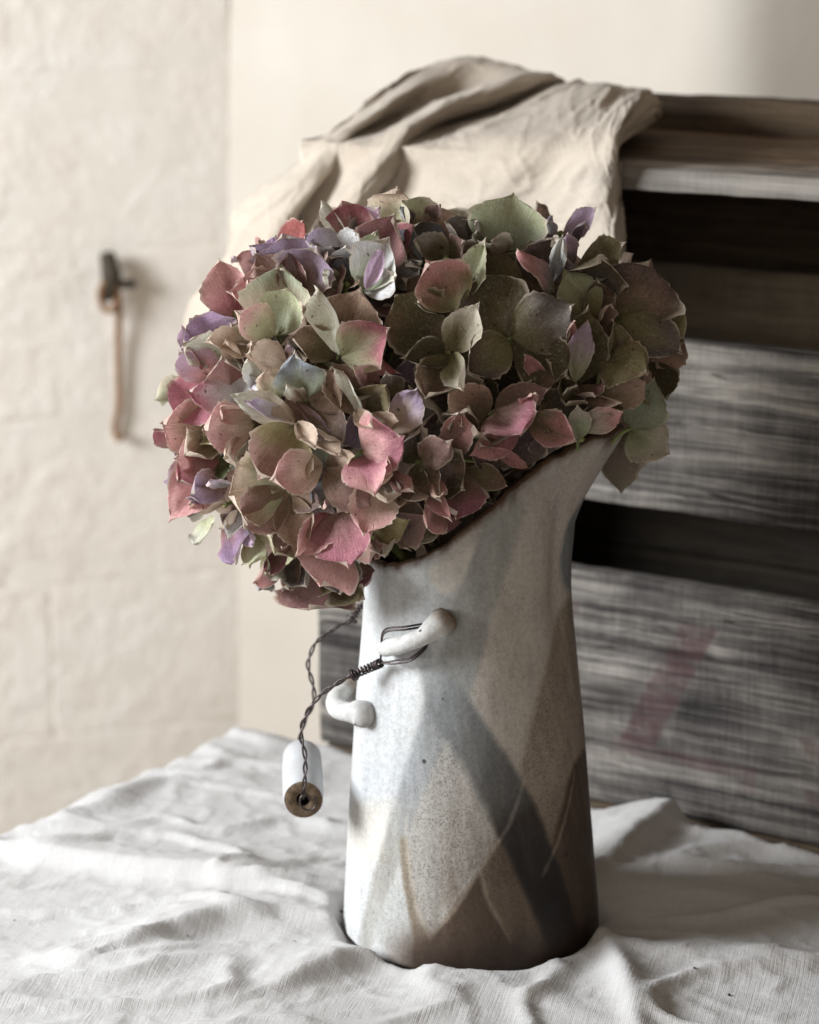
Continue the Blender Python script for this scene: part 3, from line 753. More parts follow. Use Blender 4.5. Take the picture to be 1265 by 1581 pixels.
    # foot: bare dark clay towards the spout side
    foot = smooth(.034, .006, H+.004*fbm(np.stack([TH*5, H*0, TH*0], -1), 2, 44))*smooth(math.radians(-138), math.radians(-108), A)
    lay(np.broadcast_to(G8(56, 44, 37), H.shape+(3,)), .85*foot, .2)
    chip = np.exp(-(((A*Rm-jug_hit(742, 1487)[0]*Rm)/.0050)**2+((H-.0045)/.0016)**2))*smooth(-.2, .3, fbm(np.stack([TH*60, H*700, TH*0], -1), 2, 2))
    lay(np.broadcast_to(G8(190, 172, 150), H.shape+(3,)), .8*chip, 0)
    colr = state['col']; crk = state['crk']
    # thin drawn outlines where the dips overlap
    rim = np.exp(-((Zt-ZZ)/.0026)**2)*(.62+.35*smooth(-.2, .4, fbm(np.stack([TH*10, TH*0, TH*0], -1), 3, 8)))
    bare = smooth(.0, .6, fbm(np.stack([TH*7, TH*0+3, TH*0], -1), 2, 18))*smooth(math.radians(-105), math.radians(-75), A)
    rim = np.maximum(rim, .8*np.exp(-((Zt-ZZ)/.007)**2)*bare)
    Vs = [V.reshape(-1, 3)]; Cs = [colr.reshape(-1, 3)]; Ks = [crk.ravel()]; Rs = [rim.ravel()]
    faces = [grid_faces(nt, nz, True)]
    # rim roll and inner wall
    th_in = 5.0e-3
    rows = [(-.0006, .0014), (-.0016, .0022), (-.0028, .0024), (-.0040, .0016), (-th_in, 0.)] + [(-th_in, -d) for d in (.006, .015, .03, .05, .08, .11, .15)]
    topz = Zt[:, -1]; off = nt*nz
    for k, (dr, dz) in enumerate(rows):
        z = np.maximum(topz+dz, .012); zz = np.minimum(z, topz)
        p = jug_pt(th, zz, dr); p[:, 2] = z
        Vs.append(p); Cs.append(np.tile(G8(112, 88, 68) if k < 6 else G8(120, 104, 88), (nt, 1))); Ks.append(np.full(nt, .2)); Rs.append(np.full(nt, 1. if k < 5 else .3))
    idx = np.arange(nt); nx = (idx+1) % nt
    prev = idx*nz+nz-1
    for k in range(len(rows)):
        cur = off+k*nt+idx
        faces.append(np.stack([prev, prev[nx], cur[nx], cur], -1)); prev = cur
    Vc = np.concatenate(Vs); nv = len(Vc)
    Vc = np.concatenate([Vc, [[0, 0, .006], [0, 0, .0035]]]); Cs.append(np.tile(G8(90, 74, 62), (2, 1))); Ks.append(np.zeros(2)); Rs.append(np.zeros(2))
    F = [tuple(q) for q in np.concatenate(faces).tolist()]
    for i in range(nt):
        F.append((int(prev[i]), int(prev[nx[i]]), nv)); F.append((int(nx[i])*nz, i*nz, nv+1))
    mk('body', Vc, F, M['glaze'], jug, col=np.concatenate(Cs), attrs={'Crk': np.concatenate(Ks), 'Rim': np.concatenate(Rs)})
body()

def surf(px, py, lift=0.):
    th, z = jug_hit(px, py); p = jug_pt(np.array(th), np.array(z)); n = np.array([math.cos(th), math.sin(th), 0]); return p+n*lift
def blob_tube(name, path, rads, mat, parent, m=40, seed=0, n=18, amp=.0005, ends=1):
    P = catmull(path, m); R = np.interp(np.linspace(0, 1, m), np.linspace(0, 1, len(rads)), rads)
    e = np.linspace(0, 1, m); R = R*np.minimum(1, np.sqrt(np.clip(1-(np.abs(e-.5)*2)**16, 0.03, 1)))
    V, F = tube(P, R, n); V = V+unit_rows(V-np.repeat(P, n, 0))*((amp+.0011*smooth(.7, .95, np.repeat(e, n)))*fbm(V*260, 3, seed))[:, None]
    e = np.repeat(np.linspace(0, 1, m), n); endm = np.clip(smooth(.72, .95, e)*(1. if ends > 0 else 0)+(smooth(.14, .0, e) if ends > 1 else 0), 0, 1)
    C = s2l((206, 205, 202))*(1-.8*endm[:, None])+s2l((164, 146, 124))*.8*endm[:, None]
    return mk(name, V, F, M['glaze'], parent, col=C, attrs={'Crk': .15+.5*endm, 'Rim': .8*endm})
def unit_rows(v): return v/(np.linalg.norm(v, axis=1, keepdims=True)+1e-9)
# front lug, its mirror on the far side, and the thumb loop on the left
lug_path = [surf(604, 1000, .002), surf(615, 994, .0085), surf(640, 986, .0115), surf(664, 974, .0105), surf(682, 960, .006), surf(694, 950, .001)]
blob_tube('lug', lug_path, [.0040, .0049, .0046, .0047, .0070, .0075], M['clay'], jug, seed=3)
lug_back = [p*np.array([1, -1, 1]) for p in lug_path]
blob_tube('lug', lug_back, [.0040, .0049, .0046, .0047, .0070, .0075], M['clay'], jug, seed=4)
def yp(px, py, y): return at_plane(px, py, (0, y, 0), (0, 1, 0))
loop = [yp(567, 1118, -.030), yp(560, 1102, -.031), yp(540, 1100, -.024), yp(522, 1094, -.012), yp(520, 1080, .006), yp(535, 1066, .020), yp(556, 1054, .030)]
blob_tube('thumb_loop', loop, [.0054, .0076, .0052, .0054, .0056, .0050, .0048], M['clay'], jug, m=50, seed=6, ends=2)

# grip
def lathe_y(prof, cen, n=36):
    V = []; F = []; m = len(prof)
    for (r, y) in prof:
        for j in range(n):
            a = 2*math.pi*j/n; V.append(cen+np.array([r*math.cos(a), y, r*math.sin(a)]))
    for i in range(m-1):
        for j in range(n): F.append((i*n+j, (i+1)*n+j, (i+1)*n+(j+1) % n, i*n+(j+1) % n))
    return np.array(V), F
GC = np.array([-.0928, 0., .0884]); GR = .0108; GH = .0345
grip = None
v_, f_ = lathe_y([(GR-.0006, -GH+.0004), (GR, -GH+.0016), (GR+.0003, -GH*.5), (GR+.0004, 0), (GR+.0003, GH*.5), (GR, GH-.0016), (GR-.0006, GH-.0004)], GC)
v_ = v_ + np.array([1., 0, 0])*((v_[:, 1]-GC[1])*-.05)[:, None]
grip = mk('grip', v_, f_, M['gripw'], jug)
for sgn in (-1, 1):
    pr = [(GR-.0005, sgn*(GH-.0004)), (GR-.0016, sgn*(GH+.0002)), (.0044, sgn*(GH+.0002)), (.0036, sgn*(GH-.0008))]
    vv, ff = lathe_y(pr, GC); vv = vv+np.array([1., 0, 0])*((vv[:, 1])*-.05)[:, None]
    mk('grip_end', vv, ff, M['gripe'], grip)
    pr = [(.0036, sgn*(GH-.0007)), (.0032, sgn*(GH-.004)), (.0030, sgn*(GH-.016)), (.0001, sgn*(GH-.0165))]
    vv, ff = lathe_y(pr, GC); vv = vv+np.array([1., 0, 0])*((vv[:, 1])*-.05)[:, None]
    mk('grip_hole', vv, ff, M['hole'], grip)
WR = .00058
def helix(path, rad, turns, m, phase=0., taper=False):
    P = catmull(path, m); T = np.gradient(P, axis=0); T /= np.linalg.norm(T, axis=1, keepdims=True)
    a = unit(np.cross(T[0], [0.2, .1, 1.])); out = []
    s = np.concatenate([[0], np.cumsum(np.linalg.norm(np.diff(P, axis=0), axis=1))]); s /= s[-1]
    for i in range(m):
        a = unit(a-T[i]*np.dot(a, T[i])); b = np.cross(T[i], a); f = 2*math.pi*turns*s[i]+phase
        out.append(P[i]+rad*(math.cos(f)*a+math.sin(f)*b))
    return np.array(out)
def handle_wire(front):
    s = -1 if front else 1
    if front:
        start = surf(606, 1018, .0085); knot = yp(545, 1042, -.040); 
        path = [start, yp(578, 1028, -.043), knot, yp(520, 1056, -.040), yp(490, 1078, -.039), yp(471, 1108, -.038), yp(465, 1135, -.0385), yp(471, 1165, -.040), yp(471, 1200, -.0405), yp(468, 1222, -.0385), yp(470, 1232, -.033)]
    else:
        lugp = lug_back[1]
        path = [lugp+np.array([-.004, .004, -.004]), yp(556, 938, .050), yp(543, 957, .048), yp(520, 968, .047), yp(490, 990, .046), yp(479, 1012, .044), yp(476, 1030, .044), yp(484, 1060, .044), yp(484, 1085, .043), yp(470, 1115, .041), yp(463, 1145, .039), GC+np.array([-.0017, .0355, .004]), GC+np.array([-.0017, .0315, 0])]
    parts = []
    for ph in (0, math.pi):
        parts.append(tube(helix(path, .00085, 6.5, 220, ph), WR, 7))
    # tight wrap by the lug and the little knot
    wrap = path[0:3] if front else path[0:3]
    parts.append(tube(helix(catmull(wrap, 12), .0021, 9.5, 200, .4), WR, 6))
    parts.append(tube(helix([wrap[-1]+(wrap[-2]-wrap[-1])*.12, wrap[-1]-(wrap[-2]-wrap[-1])*.06], .0030, 2.2, 60), WR*1.1, 7))
    # doubled wire hugging the lug
    lp = lug_path if front else lug_back
    st = path[0]
    for d in (0., .0016):
        dz = np.array([0, 0, d])
        up = [st, st+(lp[1]-st)*.5+np.array([-.001, s*.003, .004])-dz, lp[1]+np.array([-.001, s*.003, .0105])-dz, lp[2]+np.array([.002, s*.0005, .0098])-dz, lp[3]+np.array([.002, -s*.007, .005])-dz]
        dn = [st, lp[1]+np.array([.004, s*.003, -.0078])+dz, lp[2]+np.array([.004, s*.001, -.0085])+dz, lp[3]+np.array([.001, -s*.004, -.0085])+dz, lp[3]+np.array([.004, -s*.010, -.004])+dz]
        parts.append(tube(catmull(up, 40), WR, 7)); parts.append(tube(catmull(dn, 40), WR, 7))
    if front:  # twisted end inside the grip's mouth
        c = GC+np.array([.0017, -GH-.0012, 0.])
        lp2 = [c+np.array([.0035*math.cos(a)+.0006*a, -.0009-.0003*a, .0042*math.sin(a)-.0004]) for a in np.linspace(.3, 7.4, 12)]
        parts.append(tube(catmull(lp2, 60), WR, 7))
    V, F = cat(parts); mk('handle_wire', V, F, M['wire'], jug)
handle_wire(True); handle_wire(False)

# ------------------------------------------------------------------ hydrangea heads
PAL = dict(
    PK=(216, 158, 156), RO=(162, 102, 110), MG=(178, 118, 132), LV=(168, 150, 174), PU=(152, 128, 156), LB=(204, 208, 224),
    GR=(190, 194, 160), SG=(164, 172, 148), CR=(216, 207, 190), PE=(216, 184, 166), MV=(162, 130, 124), RM=(142, 104, 102),
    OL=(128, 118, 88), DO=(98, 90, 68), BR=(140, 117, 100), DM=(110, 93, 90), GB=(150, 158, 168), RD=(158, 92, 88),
    LG=(222, 222, 216), LP=(202, 178, 202), YG=(150, 142, 104), GM=(120, 112, 108), DG=(86, 94, 64))
PALL = {k: s2l(v) for k, v in PAL.items()}
HUB = dict(pink=np.array([-.085, .010, .262]), olive=np.array([.045, .020, .262]), low=np.array([-.075, .058, .222]))
heads = {}
heads['pink'] = thing('hydrangea_head', HUB['pink'], 'dusty pink and lilac hydrangea head hanging over the handle side of the jug', 'flower', 'dried hydrangea heads in the jug')
heads['olive'] = thing('hydrangea_head', HUB['olive'], 'olive green and brown hydrangea head at the spout side of the jug', 'flower', 'dried hydrangea heads in the jug')
heads['low'] = thing('hydrangea_head', HUB['low'], 'small mauve hydrangea head drooping lowest behind the jug rim', 'flower', 'dried hydrangea heads in the jug')
NPET = [0]
RIMX = [575, 590, 640, 700, 760, 810, 850, 900, 962]; RIMY = [868, 862, 852, 818, 772, 730, 700, 678, 664]
def petal_mesh(B, T, W, N, c1, c2, fold=.12, cup=.10, pt=.45, ser=.02, wave=.05, curl=.0, twist=0., nt=17, ns=13, parent=None, tipc=0., edge=.5, cmid=.55, lift=False):
    NPET[0] += 1; sd = NPET[0]; r = np.random.default_rng(sd*13+5)
    ax = T-B; Ln = np.linalg.norm(ax); X = ax/Ln
    N = unit(N-X*np.dot(N, X)); Y = np.cross(N, X)
    tau = np.linspace(0, 1, nt); t = 1-(1-tau)**1.7; s = np.linspace(-1, 1, ns); s = .55*s+.45*np.sin(s*math.pi/2)
    a_ = r.uniform(.60, .85); g = (t**a_)*(1-t)**pt; g /= g.max(); g[0] = .04
    asym = r.uniform(-.12, .12)
    TT, SS = np.meshgrid(t, s, indexing='ij'); GG = np.repeat(g[:, None], ns, 1)
    hw = W/2*GG*(1+asym*SS)
    # teeth and notches on the margin
    im = np.arange(nt)
    for side, col in ((-1, 0), (1, ns-1)):
        am = smooth(.35, .6, t)*(1-smooth(.97, 1., t))
        tooth = (np.where((im+ (side > 0)) % 2 == 0, 1., -.6)*r.uniform(.4, 1.3, nt)*ser + ser*.9*r.normal(0, 1, nt)*.6 + .045*np.sin(t*r.uniform(6, 12)+r.uniform(0, 6)))*am
        hw[:, col] *= 1+tooth; hw[:, col-side] *= 1+tooth*.35
    x = Ln*TT; y = hw*SS
    # round the blade: the middle reaches further than the sides
    x = x-Ln*.06*SS**2*smooth(.3, 1., TT)
    x = x+Ln*r.uniform(.02, .08)*np.exp(-(SS/.38)**2)*smooth(.72, 1., TT)      # drawn-out apex
    yy = np.abs(y)
    z = fold*yy - cup*Ln*4*TT*(1-TT)*(1-.3*SS**2)
    ph = r.uniform(0, 6.28, 4); fr = r.uniform(5, 9, 2)
    z = z + wave*W*(SS**2)*np.where(SS > 0, np.sin(fr[0]*TT+ph[0]), np.sin(fr[1]*TT+ph[1]))*smooth(.15, .6, TT)
    cl = np.where(SS > 0, curl*r.uniform(.5, 1.3), curl*r.uniform(.2, 1.2))
    z = z + cl*W*np.abs(SS)**3*GG
    z = z + tipc*Ln*np.clip(TT-.6, 0, 1)**2/.16
    z = z + .06*Ln*noise3(np.stack([TT*2.6+sd*3.1, SS*1.8, TT*0], -1), 3) + .016*Ln*noise3(np.stack([TT*8+sd*2.3, SS*6, TT*0], -1), 4)
    if twist:
        an = twist*TT; y, z = y*np.cos(an)-z*np.sin(an), y*np.sin(an)+z*np.cos(an)
    V = B + x[..., None]*X + y[..., None]*Y + z[..., None]*N
    if lift:                                             # rest on the rim instead of crossing it
        vv = V-CAM; dd = vv@FV; ix = 632.5+FPX*(vv@RV)/dd; iy = 790.5-FPX*(vv@UV_)/dd
        over = np.where((ix > 578) & (ix < 962), iy-np.interp(ix, RIMX, RIMY), -9).max()
        if 0 < over < 70: V = V+UV_*(over*dd.mean()/FPX)
    c1 = np.asarray(c1); c2 = np.asarray(c2)
    mot = noise3(np.stack([TT*3.2+sd, SS*2.4, TT*0], -1), 9)
    k = smooth(cmid-.38, cmid+.38, TT+.12*np.abs(SS)+.16*mot+r.uniform(-.05, .05))
    C = c1*(1-k[..., None])+c2*k[..., None]
    blot = smooth(.25, .7, noise3(np.stack([TT*4+sd*1.7, SS*3, TT*0+4], -1), 29))*.30
    other = PALL[r.choice(['PK', 'OL', 'MV', 'LV', 'CR'])]
    C = C*(1-blot[..., None])+(.55*C+.45*other)*blot[..., None]
    claw = np.exp(-(TT/.16)**2)*.45; C = C*(1-claw[..., None])+PALL['YG']*.75*claw[..., None]
    C = C*r.uniform(.90, 1.06)
    ed = np.clip(smooth(.72, 1., np.abs(SS))*smooth(.4, .7, TT)+smooth(.90, 1., TT), 0, 1)*edge*r.uniform(.2, 1.2)
    uv = np.stack([TT, SS*GG], -1).reshape(-1, 2)
    return mk('petal', V.reshape(-1, 3), grid_faces(nt, ns), M['petal'], parent, col=C.reshape(-1, 3), uv=uv, attrs={'Edge': ed.ravel(), 'Marg': (smooth(.90, 1., np.abs(SS))*smooth(.2, .5, TT)+smooth(.965, 1., TT)).clip(0, 1).ravel()})

def floret(head, cen, hub=None):
    """centre button and pedicel; the petals become its children"""
    hub = HUB[head] if hub is None else hub
    d = unit(hub-cen); side = unit(np.cross(d, [.3, .9, .2]))
    L_ = min(np.linalg.norm(hub-cen)*.75, .055)
    path = [cen-d*.0008, cen+d*.010, cen+d*L_*.5+side*.003, cen+d*L_]
    V1, F1 = tube(catmull(path, 8), np.linspace(.0011, .0009, 8), 6)
    th = np.linspace(0, math.pi, 6); b = []
    bp = cen-d*.0012+np.outer(np.linspace(-1, 1, 6), d)*.0016
    V2, F2 = tube(bp, .0019*np.sqrt(np.clip(1-np.linspace(-.96, .96, 6)**2, .04, 1)), 7)
    V, F = cat([(V1, F1), (V2, F2)])
    return mk('floret', V, F, M['stem'], heads[head], origin=cen)
def ell_depth(x, y, k=1.):
    e = ((x-645)/412)**2+((y-622)/322)**2
    return 1.375-.100*k*math.sqrt(max(0., 1-e))
def ell_norm(x, y):
    nx, ny = (x-645)/412, (y-622)/322; nz = math.sqrt(max(.05, 1-nx*nx-ny*ny))
    return unit(RV*nx*.8 - UV_*ny*.8 - FV*nz)
def seen(head, cx, cy, pets, dz=0.):
    """a floret whose petals the photograph shows; each petal runs base -> tip, with its own width and colours"""
    D = ell_depth(cx, cy)+dz*.01
    fl = floret(head, at_depth(cx, cy, D+.004))
    for p in pets:
        bx, by, tx, ty, w_, c1, c2 = p[:7]; o = dict(p[7]) if len(p) > 7 else {}
        z = o.pop('z', 0.)*.01; roll = math.radians(o.pop('roll', 0)+rng.uniform(-8, 8)); toward = o.pop('to', None)
        Db = .5*ell_depth(bx, by)+.5*D+z+(.5*dz*.01)
        B = at_depth(bx, by, Db); sc_ = Db/FPX
        l = math.hypot(tx-bx, ty-by)*sc_
        if toward is None: toward = .75*math.sqrt(max(0, .026**2-l*l)) + .12*l
        else: toward = toward*l
        T = at_depth(tx, ty, Db-toward)
        Nn = unit(.55*ell_norm(bx, by)-.65*ray(bx, by)); X = unit(T-B); Nn = unit(Nn-X*np.dot(Nn, X))
        Yv = np.cross(Nn, X); Nn = Nn*math.cos(roll)+Yv*math.sin(roll)
        kw = dict(fold=rng.uniform(.10, .48), cup=rng.uniform(.04, .18), pt=rng.uniform(.45, .80), ser=.05, wave=.11, curl=rng.uniform(-.15, .30))
        kw.update(o)
        g_ = 1.36 if head == 'pink' else .98  # pink head's colours raised: brightness of the lit side put into petals
        petal_mesh(B, B+(T-B)*1.13, w_*sc_*1.20, Nn, np.minimum(PALL[c1]*g_, .82), np.minimum(PALL[c2]*g_, .82), parent=fl, lift=(bx > 585), **kw)
S_ = dict(ser=.06, wave=.07)
def q(**k): return k
P_ = 'pink'; O_ = 'olive'; W_ = 'low'
CATALOG = [
 # upper left
 (P_, 428, 518, [(430, 516, 440, 456, 66, 'SG', 'GR', q(cup=.2, fold=.3, z=-.8)), (426, 519, 372, 486, 54, 'GR', 'PK', q(z=-1., cup=.15)),
    (422, 524, 330, 528, 46, 'OL', 'PE', q(roll=-20, z=0)), (432, 512, 434, 422, 88, 'PE', 'SG', q(z=.6, pt=.62, fold=.3)), (436, 512, 470, 486, 46, 'MV', 'PE', q(z=.4)), (428, 524, 388, 544, 34, 'GB', 'PE', q(z=.5, roll=30))]),
 (P_, 455, 462, [(462, 464, 486, 392, 80, 'BR', 'LV', q(z=.2, cup=.12)), (452, 462, 402, 402, 74, 'MV', 'MV', q(z=.9)), (448, 464, 364, 452, 62, 'MV', 'PK', q(z=1.)), (458, 460, 446, 400, 40, 'DM', 'RM', q(z=.8))]),
 (P_, 452, 420, [(455, 425, 438, 370, 92, 'LV', 'LV', q(z=1.6, **S_)), (440, 420, 392, 384, 44, 'MV', 'LV', q(z=1.9)), (425, 420, 372, 402, 40, 'MV', 'PK', q(z=1.6)), (420, 410, 424, 370, 30, 'PU', 'PU', q(z=1.9))]),
 (P_, 432, 392, [(430, 398, 464, 348, 52, 'RD', 'RD', q(z=2.8, ser=.08)), (425, 395, 402, 376, 40, 'RM', 'RD', q(z=2.8))]),
 (P_, 366, 488, [(366, 490, 341, 410, 62, 'RO', 'PK', q(fold=.5, pt=.75, z=.3)), (364, 492, 292, 532, 58, 'PU', 'PU', q(cup=.2, z=.2)), (372, 484, 392, 432, 44, 'PK', 'RM', q(z=.7))]),
 (P_, 350, 560, [(352, 562, 292, 534, 50, 'SG', 'CR', q(z=.2)), (376, 562, 352, 530, 30, 'MV', 'PE', q(z=.3, roll=30)), (300, 566, 283, 512, 26, 'PU', 'LP', q(z=1.5)), (372, 402, 362, 396, 20, 'PK', 'LP', q(z=2.4))]),
 # top left to top centre
 (P_, 562, 448, [(561, 448, 594, 380, 68, 'SG', 'LG', q(fold=.55, cup=.1, z=-.6, pt=.42)), (559, 449, 578, 368, 34, 'SG', 'SG', q(roll=50, z=-.1)), (563, 450, 606, 428, 40, 'LG', 'LG', q(z=-.4)), (566, 446, 588, 388, 22, 'LP', 'LP', q(z=-1.1, roll=-25))]),
 (P_, 590, 392, [(588, 398, 606, 340, 78, 'RM', 'RM', q(z=.8, cup=.05)), (596, 392, 634, 352, 40, 'RM', 'RO', q(z=1., fold=.4)), (604, 445, 634, 360, 58, 'SG', 'GB', q(z=1.2)), (612, 440, 645, 408, 36, 'GM', 'LB', q(z=.9, **S_))]),
 (P_, 544, 368, [(546, 374, 530, 318, 60, 'MV', 'RO', q(z=2., fold=.35)), (548, 374, 580, 328, 46, 'RM', 'LP', q(z=2., **S_)), (538, 374, 501, 320, 26, 'CR', 'CR', q(z=1.8, roll=40))]),
 (P_, 608, 354, [(606, 360, 612, 300, 66, 'GR', 'PE', q(z=3., pt=.6)), (616, 358, 634, 330, 34, 'YG', 'PK', q(z=2.8))]),
 (P_, 528, 402, [(526, 392, 476, 368, 48, 'LB', 'LV', q(z=1.4)), (530, 402, 552, 362, 46, 'LG', 'LB', q(z=1.2)), (532, 430, 534, 386, 38, 'GB', 'LB', q(z=.6, cup=.2)), (518, 408, 484, 380, 26, 'GM', 'LG', q(z=.8, roll=40)), (528, 424, 510, 400, 30, 'GM', 'DM', q(z=.9))]),
 (P_, 536, 442, [(540, 440, 505, 424, 30, 'OL', 'CR', q(z=.6, cup=.2)), (540, 440, 552, 432, 22, 'BR', 'BR', q(z=.7))]),
 (P_, 524, 548, [(525, 547, 492, 457, 40, 'CR', 'CR', q(roll=42, z=-.7, curl=.3, edge=.2)), (526, 546, 552, 458, 94, 'BR', 'BR', q(z=.4, cup=.05)), (528, 551, 592, 512, 74, 'GR', 'RO', q(z=-1., cup=.16, cmid=.45)), (530, 556, 608, 574, 28, 'PK', 'RD', q(z=-.7, roll=-30)),
    (521, 546, 457, 524, 50, 'OL', 'BR', q(z=.3)), (520, 552, 498, 590, 40, 'DO', 'BR', q(z=.9))]),
 (O_, 705, 477, [(705, 478, 664, 412, 82, 'YG', 'PK', q(cup=.18, z=-.9, fold=.25)), (706, 477, 744, 384, 40, 'GR', 'GR', q(z=-.5, roll=25, fold=.4)), (700, 480, 632, 436, 46, 'DO', 'BR', q(z=.3)), (698, 482, 650, 470, 36, 'DO', 'OL', q(z=.5, roll=-30))]),
 (O_, 690, 402, [(692, 404, 646, 374, 44, 'OL', 'LG', q(z=1., cmid=.75)), (694, 400, 712, 376, 50, 'OL', 'MV', q(z=1., **S_)), (690, 376, 642, 352, 38, 'GB', 'GM', q(z=2.)), (640, 358, 622, 324, 22, 'GB', 'GB', q(z=2.6)), (652, 352, 676, 320, 26, 'GM', 'MV', q(z=2.6)), (740, 368, 694, 346, 42, 'GM', 'GM', q(z=1.9)), (726, 372, 735, 345, 34, 'DM', 'GM', q(z=2.))]),
 (O_, 775, 386, [(776, 388, 790, 310, 104, 'SG', 'GR', q(z=1., fold=.3, cup=.08, **S_)), (764, 388, 736, 366, 30, 'SG', 'SG', q(z=.8, cup=.2))]),
 (O_, 866, 364, [(868, 366, 914, 326, 36, 'LP', 'LP', q(z=1.4, cup=.2, pt=.7)), (856, 356, 806, 376, 32, 'LP', 'LV', q(z=1.3)), (846, 362, 832, 318, 28, 'BR', 'BR', q(z=1.9, pt=.7)), (884, 386, 902, 352, 28, 'DM', 'LV', q(z=1.1)), (862, 360, 848, 344, 24, 'LP', 'LB', q(z=1.2))]),
 (O_, 852, 448, [(856, 452, 806, 396, 48, 'GM', 'PK', q(z=-.7, roll=-25, cup=-.1)), (804, 428, 742, 404, 70, 'OL', 'DO', q(z=.1)), (832, 436, 850, 378, 84, 'DM', 'DM', q(z=.9)), (853, 434, 867, 372, 22, 'GB', 'LG', q(z=-.5, roll=30)), (884, 410, 878, 366, 26, 'DM', 'LP', q(z=.2, roll=30))]),
 # the open olive floret
 (O_, 788, 523, [(786, 521, 742, 436, 104, 'OL', 'DO', q(z=-.2, cup=-.03, wave=.02, fold=.05)), (791, 521, 874, 476, 84, 'OL', 'GM', q(z=-.7, cup=.03, fold=.08)), (792, 526, 864, 572, 78, 'DO', 'DO', q(z=-.5, cup=.02, fold=.02, pt=.36)), (786, 526, 726, 572, 62, 'YG', 'GM', q(z=-.8, cup=.06, curl=.25))]),
 (O_, 694, 546, [(690, 546, 622, 468, 100, 'DO', 'OL', q(z=.1, cup=.1)), (698, 542, 734, 476, 52, 'OL', 'CR', q(z=-.6, pt=.8, roll=20, curl=.2)), (694, 548, 662, 606, 58, 'OL', 'BR', q(z=-.2, pt=.5, curl=.3)), (700, 548, 712, 596, 44, 'YG', 'CR', q(z=-.5, roll=-40)), (688, 548, 630, 552, 44, 'DO', 'DO', q(z=.2, curl=.4))]),
 # right shoulder
 (O_, 908, 452, [(912, 456, 926, 402, 80, 'GM', 'OL', q(z=-.2, cup=.2, curl=.2)), (894, 410, 956, 380, 50, 'OL', 'OL', q(z=.7, **S_)), (900, 416, 934, 402, 26, 'CR', 'CR', q(z=.9))]),
 (O_, 914, 492, [(916, 494, 876, 426, 58, 'YG', 'GR', q(z=-.6, cup=-.12)), (920, 494, 922, 440, 50, 'BR', 'DO', q(z=.3))]),
 (O_, 958, 492, [(958, 494, 998, 416, 108, 'OL', 'DM', q(z=-.1, cup=-.04, fold=.03)), (957, 496, 1042, 540, 62, 'YG', 'GM', q(z=-.5, cup=-.1)), (954, 490, 926, 436, 64, 'BR', 'DO', q(z=.2)), (926, 502, 942, 474, 26, 'BR', 'PE', q(z=-.2, ser=.08)), (962, 414, 976, 394, 22, 'PE', 'PE', q(z=.8))]),
 (O_, 1012, 505, [(1008, 504, 1052, 482, 60, 'OL', 'YG', q(z=.9)), (1050, 512, 1018, 562, 46, 'BR', 'PE', q(z=.6)), (1004, 560, 1028, 606, 48, 'DO', 'DO', q(z=1.6)), (1016, 512, 1040, 540, 36, 'OL', 'BR', q(z=1.))]),
 (O_, 890, 588, [(886, 590, 906, 506, 40, 'GR', 'LP', q(z=-1.1, fold=.45, pt=.6, roll=-15)), (892, 592, 906, 488, 74, 'DO', 'OL', q(z=-.2, cup=.18)), (880, 544, 886, 502, 14, 'PK', 'PK', q(z=-.6)), (884, 590, 850, 560, 46, 'DO', 'DO', q(z=.4)), (896, 596, 916, 610, 40, 'BR', 'RM', q(z=.2, ser=.07)), (884, 594, 876, 620, 46, 'DO', 'DO', q(z=.1))]),
 (O_, 934, 556, [(930, 548, 990, 574, 72, 'OL', 'YG', q(z=-.5, cup=-.1, ser=.05)), (944, 544, 946, 500, 34, 'OL', 'OL', q(z=-.2, cup=-.2)), (918, 568, 988, 590, 24, 'BR', 'BR', q(z=-.2, roll=-40)), (984, 604, 1000, 576, 24, 'BR', 'MV', q(z=.3))]),
 (O_, 930, 626, [(924, 630, 988, 594, 50, 'YG', 'PE', q(z=-.2, ser=.06)), (926, 634, 956, 644, 34, 'YG', 'OL', q(z=0)), (896, 622, 838, 634, 54, 'GM', 'OL', q(z=-.6, cup=.12)), (896, 618, 952, 622, 20, 'BR', 'PE', q(z=-.8, roll=-35)), (890, 622, 878, 602, 30, 'OL', 'CR', q(z=-.4)), (862, 626, 872, 582, 38, 'DO', 'OL', q(z=.5))]),
 (O_, 897, 678, [(892, 682, 954, 662, 34, 'CR', 'PK', q(z=-.5, ser=.07)), (896, 684, 893, 640, 34, 'GR', 'CR', q(z=-.6, fold=.5)), (900, 672, 936, 648, 40, 'DM', 'DO', q(z=.5))]),
 (O_, 978, 660, [(974, 662, 1006, 592, 60, 'SG', 'SG', q(z=.2, cup=-.12)), (974, 666, 1027, 696, 66, 'GR', 'CR', q(z=.8, pt=.62, cup=.04)), (968, 655, 990, 612, 40, 'DO', 'OL', q(z=.9))]),
 # middle
 (O_, 758, 638, [(752, 638, 700, 612, 60, 'BR', 'PE', q(z=-.1, cup=.12, fold=.3)), (748, 630, 718, 580, 34, 'YG', 'CR', q(z=.3, roll=30)), (756, 640, 737, 668, 50, 'OL', 'BR', q(z=.3)), (766, 634, 798, 666, 84, 'MV', 'MG', q(z=-.6, ser=.08, wave=.1)), (764, 634, 838, 604, 44, 'BR', 'MV', q(z=-.1, ser=.08)), (812, 640, 820, 612, 26, 'PK', 'PK', q(z=-.9)), (846, 594, 814, 551, 24, 'PK', 'PK', q(z=.2, roll=30)), (762, 632, 748, 590, 36, 'DO', 'DO', q(z=1.))]),
